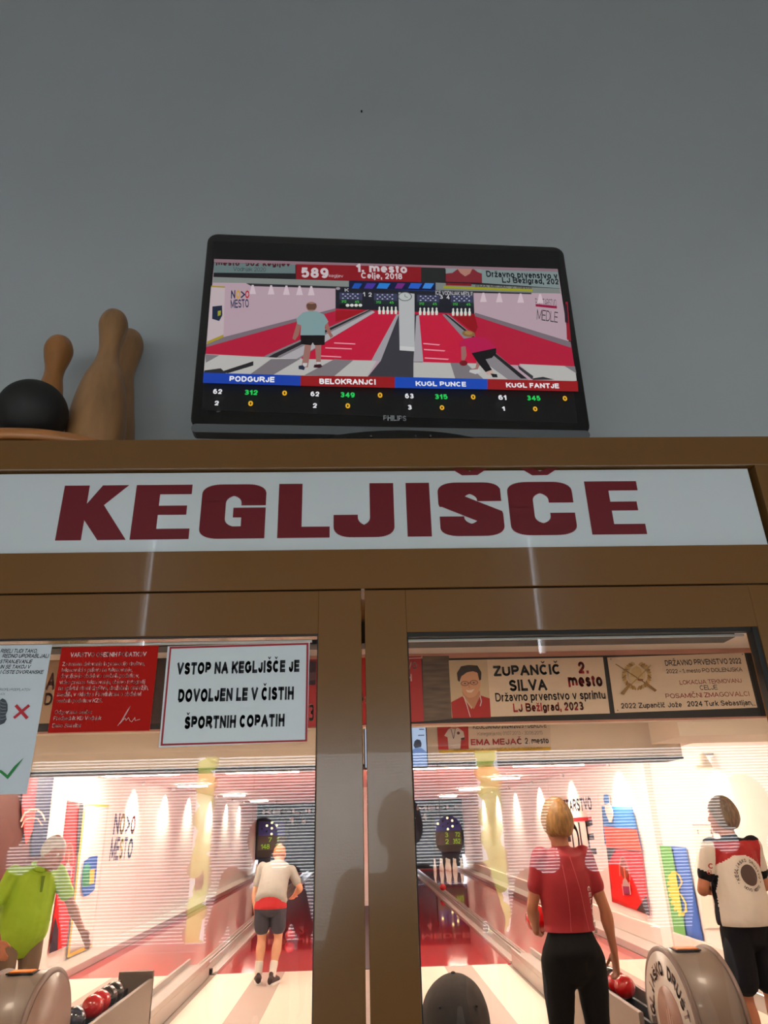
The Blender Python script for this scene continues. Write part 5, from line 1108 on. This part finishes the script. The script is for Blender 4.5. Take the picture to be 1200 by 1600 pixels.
    def legs(s, m, to=1.0, g=1.12, voxel=.010, name='trousers', pick=None, disp=.008, flare=1.0, hipg=1.0):
        J = s.J; k = s.k; mb = MB()
        p = J['pelvis']; d = J['waist'] - p
        hw = .176 if not s.f else .176
        mb.loft([p - d * .55, p - d * .1, p + d * .38], [(.150 * k * hipg, .115 * k * hipg), (hw * k * hipg, .138 * k * hipg), ((.168 if not s.f else .150) * k, .118 * k)], lat=J['lat'], n=20, sub=3)
        for q in 'LR':
            a, b, c = J['hip' + q], J['kn' + q], J['an' + q]
            if to <= 1: mb.loft([a + (a - b) * .02, a.lerp(b, .4 * to), a.lerp(b, to)], [.092 * k * g * .95, .086 * k * g * .98, .074 * k * g * flare], n=16, sub=3)
            else: mb.loft([a + (a - b) * .02, a.lerp(b, .4), b, b.lerp(c, .35), b.lerp(c, (to - 1))], [.094 * k, .086 * k * 1.0, .058 * k * flare, .058 * k * flare, .048 * k * flare], n=16, sub=3)
        return solid(name, mb, m, s.root, voxel, 3, pick, disp)
    def shoes(s, m, sm, voxel=.008, sock=None):
        for q in 'LR':
            mb = MB(); shoe(mb, s.J['an' + q], s.J['to' + q]); o = solid('shoe', mb, m, s.root, voxel, 3)
            mb = MB(); sole(mb, s.J['an' + q], s.J['to' + q]); 
            local_obj('sole', mb, sm, o)
            if sock:
                mb = MB(); a, b_ = s.J['an' + q], s.J['kn' + q]; mb.loft([a, a.lerp(b_, .36)], [.043 * s.k, .047 * s.k], n=14, sub=3); solid('sock', mb, sock, s.root, voxel, 2)
def local_obj(name, mb, m, parent):
    """mesh already written in the parent's own coordinates"""
    me = bpy.data.meshes.new(name); me.from_pydata([tuple(v) for v in mb.v], [], mb.f)
    for x in (m if isinstance(m, (list, tuple)) else [m]): me.materials.append(x)
    for p, mi, sm in zip(me.polygons, mb.m, mb.smooth): p.material_index = mi; p.use_smooth = sm
    o = bpy.data.objects.new(name, me); link(o, parent); return o
def drape(mb, target, d, off=.003):
    """lay flat lettering onto a garment, projecting along d"""
    me = target.data; bv = BVHTree.FromPolygons([v.co.copy() for v in me.vertices], [list(p.vertices) for p in me.polygons]); d = V(d).normalized(); out = []
    for v in mb.v:
        h = bv.ray_cast(v - d * 1.0, d, 3.0)
        out.append(h[0] - d * off if h[0] is not None else v)
    mb.v = out; return mb
def brush(m, a, b, w):
    """a thin flat line of short pieces, ready to drape"""
    a, b = V(a), V(b); n = 14; t = (b - a).normalized(); s_ = V((t.z, 0, -t.x)) * w
    for i in range(n): p, q = a.lerp(b, i / n), a.lerp(b, (i + 1) / n); m.poly([p - s_, q - s_, q + s_, p + s_])
    return m
redshirt = mat('crimson_jersey', (150, 16, 32), .6, bump=.1, bscale=300); blackp = mat('black_leggings', (8, 8, 10), .8, spec=.2)
whiteshirt = mat('white_jersey', (206, 196, 186), .7); redyoke = mat('red_yoke', (158, 18, 24), .65); navy = mat('navy_cloth', (14, 14, 22), .8, spec=.2); greyshirt = mat('pale_grey_tshirt', (158, 154, 148), .75)
greensh = mat('lime_polo', (158, 198, 48), .7); blonde = mat('short_blonde_hair', (150, 108, 58), .55, var=.5, vscale=22, stretch=(3, 3, .7)); greyhair = mat('grey_brown_hair', (112, 92, 74), .6, var=.5, vscale=22, stretch=(3, 3, .7))
shoew = mat('white_shoe_sole', (226, 220, 214), .5); shoeb = mat('black_shoe', (28, 22, 24), .5)

# woman in red jersey, back to the doors, ball held at her left
w = Person('woman in a red jersey and black leggings seen from behind with short blonde hair', (1.255, 3.4, .008), R(3), 1.025, skin2, True,
    J=dict(head=(0, .012, 1.622), neck=(0, -.012, 1.465), elL=(-.205, .02, 1.17), wrL=(-.135, .23, 1.02), elR=(.215, -.035, 1.16), wrR=(.262, .03, .93), anL=(-.10, .02, .09), toL=(-.13, .19, 0), knL=(-.105, .03, .49)))
w.body(.008, hands={'L': dict(d=(.35, .9, -.1), pn=(.25, 0, 1), t=(-.4, .3, .6), curl=30), 'R': dict(d=(.05, .2, -1), pn=(-1, .3, 0), t=(-.1, 1, .1), curl=28)})
sh = w.shirt(redshirt, .009, .55, 1.06, .0, disp=.008, hem=((0, 0, 1.075), (0, 0, -1)))
w.legs(blackp, 1.95, name='leggings', hipg=1.0)
w.shoes(shoeb, shoew)
hair_cap('hair', w.P, blonde, w.root, front=.03, low=-.066, thick=.022, tall=.022, nape=.012)
m = MB()
for x0_, z0_, x1_, z1_ in ((-.035, 1.40, -.02, 1.14), (-.02, 1.14, -.03, .97), (.02, 1.44, .08, 1.13), (.08, 1.13, .105, .98)): brush(m, (x0_, 0, z0_ * 1.025), (x1_, 0, z1_ * 1.025), .0016)
drape(m, sh, (0, 1, 0), .002); local_obj('seam', m, mat('pink_seam', (196, 84, 92), .6), sh)
m = MB(); 
for i in range(9):
    z = 1.30 - i * .033; x = .118 + i * .006
    vs, fs = text_mesh('CELJSKI KK'[i] if 'CELJSKI KK'[i] in GL else '.', .02); m.add([V((x + (b - .5) * .020 * 1, 0, z - (a - .5) * .026)) for a, b in vs], fs)
drape(m, sh, (0, 1, 0), .003); local_obj('side_lettering', m, mat('white_print', (226, 214, 212), .6), sh)
bl = V((1.255, 3.4, .006)) + Matrix.Rotation(R(3), 3, 'Z') @ (V((-.085, .35, 1.02)) * 1.025); bl.z += .055
ball(bl, bred, 'red bowling ball held by the woman in the red jersey')

# man in white and red jersey, arms folded
p = Person('man in a white jersey with red shoulders and black shorts looking at the lanes', (2.80, 4.35, .008), R(14), 1.02, skin2, False,
    J=dict(elL=(-.27, .05, 1.16), wrL=(-.06, .24, 1.17), elR=(.27, .05, 1.16), wrR=(.06, .25, 1.13), face=(-.30, 1, .04), head=(-.005, .012, 1.64)))
p.body(.008, hands={'L': dict(d=(1, .15, .05), pn=(0, -1, 0), t=(0, .2, 1)), 'R': dict(d=(-1, .1, .05), pn=(0, -1, 0), t=(0, .2, 1))})
k_ = 1.02
def yoke(c):
    z = c.z / k_; x = c.x / k_
    if c.z < 1.0: pass
    lim = 1.385 - .9 * max(0, abs(x) - .06) ** 1.3 - (.05 if x > 0 else 0) * min(1, x / .15)
    e = V((-.27, .05, 1.16)); s0 = V((-.19, -.015, 1.425)); t_ = (V((x, c.y / k_, z)) - s0).dot(e - s0) / (e - s0).length_squared
    dist = (V((x, c.y / k_, z)) - (s0 + (e - s0) * t_)).length
    if x < -.17 and t_ > .54 and dist < .085: return 2
    if x > .17 and (V((x, c.y / k_, z)) - V((.19, -.015, 1.425))).dot(V((.27, .05, 1.16)) - V((.19, -.015, 1.425))) / (e - s0).length_squared > .54: return 2
    if z > 1.475: return 2
    if z > lim and abs(x) < .20: return 1
    if -.30 < x < -.185 and z < 1.2 and c.y > .0: return 2
    return 0
sh = p.shirt([whiteshirt, redyoke, navy], .009, .62, 1.12, .3, yoke, 1.18, .03, hem=((0, 0, .955), (0, 0, -1)))
p.legs(navy, .72, 1.2, name='shorts', flare=1.15)
p.shoes(shoeb, shoew)
hair_cap('hair', p.P, greyhair, p.root, front=.05, low=-.075, thick=.016, tall=.016, nape=.010)
m = MB(); cc = V((-.005, 0, 1.255)) * k_; fr = (cc, V((1, 0, 0)), V((0, 0, 1)))
arc_letters(m, fr, 'KEGLJAŠKO DRUŠTVO', .084, .023, R(195), -R(13), bold=.03)
arc_letters(m, fr, 'NOVO MESTO', .106, .020, R(232), R(8.4), bold=.02, outward=False)
m.poly([cc + V((x, 0, z)) for x, z in ((-.098, -.046), (.098, -.046), (.098, -.052), (-.098, -.052))])
drape(m, sh, (0, 1, 0), .004); local_obj('back_lettering', m, mat('dark_jersey_print', (52, 40, 38), .6), sh)
m = MB()
rr = [cc + V((r_ * cos(2 * pi * i / 30), 0, r_ * sin(2 * pi * i / 30) * 1.02)) for r_ in (.068, .045, .022) for i in range(30)] + [cc]
m.add(rr, [(q * 30 + i, q * 30 + (i + 1) % 30, (q + 1) * 30 + (i + 1) % 30, (q + 1) * 30 + i) for q in (0, 1) for i in range(30)] + [(60 + i, 60 + (i + 1) % 30, 90) for i in range(30)])
drape(m, sh, (0, 1, 0), .0035); local_obj('back_emblem', m, mat('brown_emblem_print', (74, 56, 52), .6), sh)
m = MB(); vs, fs = text_mesh('C', .03); m.add([V((-.255 + a * .03, 0, 1.30 + b * .035)) * k_ for a, b in vs], fs); m.add([V((-.265 + a * .03, 0, 1.262 + b * .03)) * k_ for a, b in text_mesh('8', .0)[0]], text_mesh('8', .0)[1])
drape(m, sh, (0, 1, 0), .004); local_obj('sleeve_print', m, mat('red_sleeve_print', (168, 60, 50), .6), sh)

# bowler in grey shirt stepping off, bent forward
b = Person('man in a pale grey shirt and dark shorts bending forward on the left lane', (-1.10, 8.40, .008), R(0), 1.0, skin, False,
    J=dict(pelvis=(0, -.02, .86), waist=(.005, .06, .97), chest=(.02, .22, 1.12), upper=(.03, .33, 1.19), neck=(.03, .40, 1.235), head=(.035, .50, 1.345), face=(0, .95, -.35), up=(0, .35, .95),
           shL=(-.17, .33, 1.19), shR=(.215, .33, 1.15), elL=(-.24, .28, .92), wrL=(-.20, .22, .66), elR=(.33, .30, .96), wrR=(.24, .52, .86),
           hipL=(-.10, -.02, .80), hipR=(.095, -.02, .80), knL=(-.10, .03, .44), knR=(.10, .02, .44), anL=(-.115, -.02, .09), anR=(.055, -.10, .09), toL=(-.14, .14, 0), toR=(.10, .06, 0)))
b.body(.009)
b.shirt(greyshirt, .010, .62, 1.10, .0, None, 1.12, .03, hem=((0, 0, .80), (0, -.35, -1)))
b.legs([mat('slate_shorts', (50, 50, 62), .7), mat('red_waistband', (176, 20, 30), .65)], .62, 1.16, name='shorts', pick=lambda c: 1 if c.z > .775 else 0, flare=1.1)
b.shoes(mat('black_red_shoe', (44, 24, 26), .5), shoew, sock=mat('white_sock', (214, 206, 198), .8))
hair_cap('hair', b.P, mat('cropped_ginger_hair', (172, 104, 52), .6, var=.2, vscale=20), b.root, front=.06, low=-.04, thick=.004, tall=.002)

# man in lime polo leaning at the left edge
g = Person('man in a lime green polo shirt at the left edge with one arm hanging', (-2.80, 5.35, .008), R(-128), 1.0, skin2, False,
    J=dict(pelvis=(0, -.05, .92), waist=(0, -.0, 1.04), chest=(0, .05, 1.22), upper=(0, .09, 1.34), neck=(0, .125, 1.41), head=(-.03, .25, 1.535), face=(-.2, .95, -.3), up=(0, .2, 1),
           shL=(-.20, .09, 1.36), shR=(.20, .07, 1.37), elL=(-.30, .17, 1.13), wrL=(-.36, .30, .93), elR=(.30, .02, 1.11), wrR=(.28, .18, .92)))
g.body(.009)
gs = g.shirt(greensh, .010, .68, 1.16, 1.4, None, 1.22, .05, name='polo_shirt', disp=.02, hem=((0, 0, .76), (0, 0, -1)))
g.legs(mat('beige_trousers', (126, 104, 86), .8), 1.92)
g.shoes(shoeb, shoew)
hair_cap('hair', g.P, mat('white_hair', (206, 196, 188), .6, var=.15, vscale=24), g.root, front=.05, low=-.05, thick=.010, tall=.006)
m = MB(); J = g.J
m.loft([J['neck'] + V((0, .075, -.005)), J['neck'] + V((-.065, .03, .012)), J['neck'] + V((-.02, -.06, .035)), J['neck'] + V((.05, -.05, .035)), J['neck'] + V((.07, .03, .012)), J['neck'] + V((.01, .08, -.005))], [(.022, .006)] * 6, lat=(0, 0, 1), n=8, sub=3)
local_obj('collar', m, greensh, gs)
m = MB(); m.poly([V((-.018, .0, 1.36)), V((.014, 0, 1.36)), V((.012, 0, 1.24)), V((-.010, 0, 1.24))]); drape(m, gs, (0, -1, 0), .004); local_obj('placket', m, mat('dark_green_placket', (100, 134, 30), .8), gs)
for sx in (-.03, .03):
    m = MB().sphere(g.P(sx, .082, .012), .0115, 10, 8); local_obj('eye', m, mat('eye_white', (220, 214, 206), .3), g.root)

# seated spectator with a cap, just behind the right pane
c = Person('person with a dark grey cap sitting just behind the right glass door', (.275, 1.06, .0), R(0), 1.0, skin2, False,
    J=dict(pelvis=(0, -.06, .50), waist=(0, -.06, .62), chest=(0, -.04, .80), upper=(0, -.03, .93), neck=(0, -.015, 1.01), head=(0, .005, 1.145), shL=(-.19, -.03, .95), shR=(.19, -.03, .95), elL=(-.23, .04, .68), elR=(.23, .04, .68), wrL=(-.13, .26, .60), wrR=(.13, .26, .60),
           hipL=(-.1, -.04, .47), hipR=(.1, -.04, .47), knL=(-.13, .40, .50), knR=(.13, .40, .50), anL=(-.13, .40, .09), anR=(.13, .40, .09), toL=(-.15, .56, 0), toR=(.15, .56, 0)))
c.body(.010, hands={'L': dict(d=(.2, 1, -.3), pn=(0, 0, -1), t=(1, 0, 0)), 'R': dict(d=(-.2, 1, -.3), pn=(0, 0, -1), t=(-1, 0, 0))})
c.shirt(mat('dark_grey_shirt', (52, 48, 48), .8), .011, .62, 1.08, .1)
c.legs(mat('dark_jeans', (36, 40, 56), .8), 1.95)
c.shoes(shoeb, shoew)
capm = mat('dark_grey_cap', (58, 51, 48), .85, bump=.2, bscale=500, var=.25, vscale=12)
mb = MB(); P = c.P
mb.sphere(P(0, -.012, .018), .1, 28, 18, sc=(1.0, 1.19, 1.24))
cap_o = solid('cap', mb, capm, c.root, .006, 3, disp=.010)
mb = MB(); mb.loft([P(0, .085, .02), P(0, .13, .018), P(0, .175, .002)], [(.078, .006), (.078, .005), (.05, .004)], lat=(1, 0, 0), n=16, sub=3); solid('peak', mb, capm, cap_o, .004, 2)
m = MB().sphere(P(0, -.012, .141), .007, 12, 8, sc=(1, 1, .6)); local_obj('cap_button', m, capm, cap_o)
for a_ in (55, 125): local_obj('eyelet', MB().sphere(P(.092 * cos(R(a_)), -.012 - .106 * sin(R(a_)), .074), .004, 8, 6), black, cap_o)
st_ = thing('stool', 'low wooden stool under the person with the cap', 'stool', (.275, 1.0, 0))
obj('seat', MB().lathe([(.17, .315), (.18, .325), (.18, .34), (.17, .35)], (.275, 1.0, 0), n=28), mat('stool_wood', (150, 108, 66), .5), st_)
for a_ in (45, 135, 225, 315): obj('leg', MB().tube([(.275 + .12 * cos(R(a_)), 1.0 + .12 * sin(R(a_)), .32), (.275 + .16 * cos(R(a_)), 1.0 + .16 * sin(R(a_)), .01)], .016, sub=1), mat('stool_wood', (150, 108, 66), .5), st_)

# visitors in the foyer, seen only as dark reflections in the glass and the paint
def visitor(label, px, Y, k, rz=0, **J):
    x = at(px, 1300, Y=-Y).x
    v = Person(label, (x, Y, 0), R(rz), k, skin2, False, J=dict(elL=(-.27, -.02, 1.15), elR=(.27, -.02, 1.15), **J)); v.root['group'] = 'visitors in the foyer'
    v.body(.014)
    v.shirt(mat('dark_visitor_shirt', (44, 44, 50), .8), .014, .9, 1.1, .25)
    v.legs(mat('dark_jeans', (36, 40, 56), .8), 1.95)
    v.shoes(shoeb, shoew)
    hair_cap('hair', v.P, mat('dark_hair', (44, 34, 28), .6), v.root, front=.04, low=-.06, thick=.014, tall=.012)
visitor('visitor in dark clothes standing right behind the camera in the foyer', 626, -1.66, 1.02)
visitor('visitor in dark clothes standing in the foyer facing the middle of the right door', 895, -1.8, 1.0)
visitor('visitor in dark clothes standing in the foyer at the far right', 1185, -1.75, 1.04)
visitor('visitor in dark clothes standing in the foyer facing the left door', 410, -3.25, .98)
visitor('visitor in dark clothes standing by the rear window facing the door post', 704, -3.3, .97)
visitor('visitor in dark clothes standing in the foyer at the far left', -12, -1.7, 1.04)
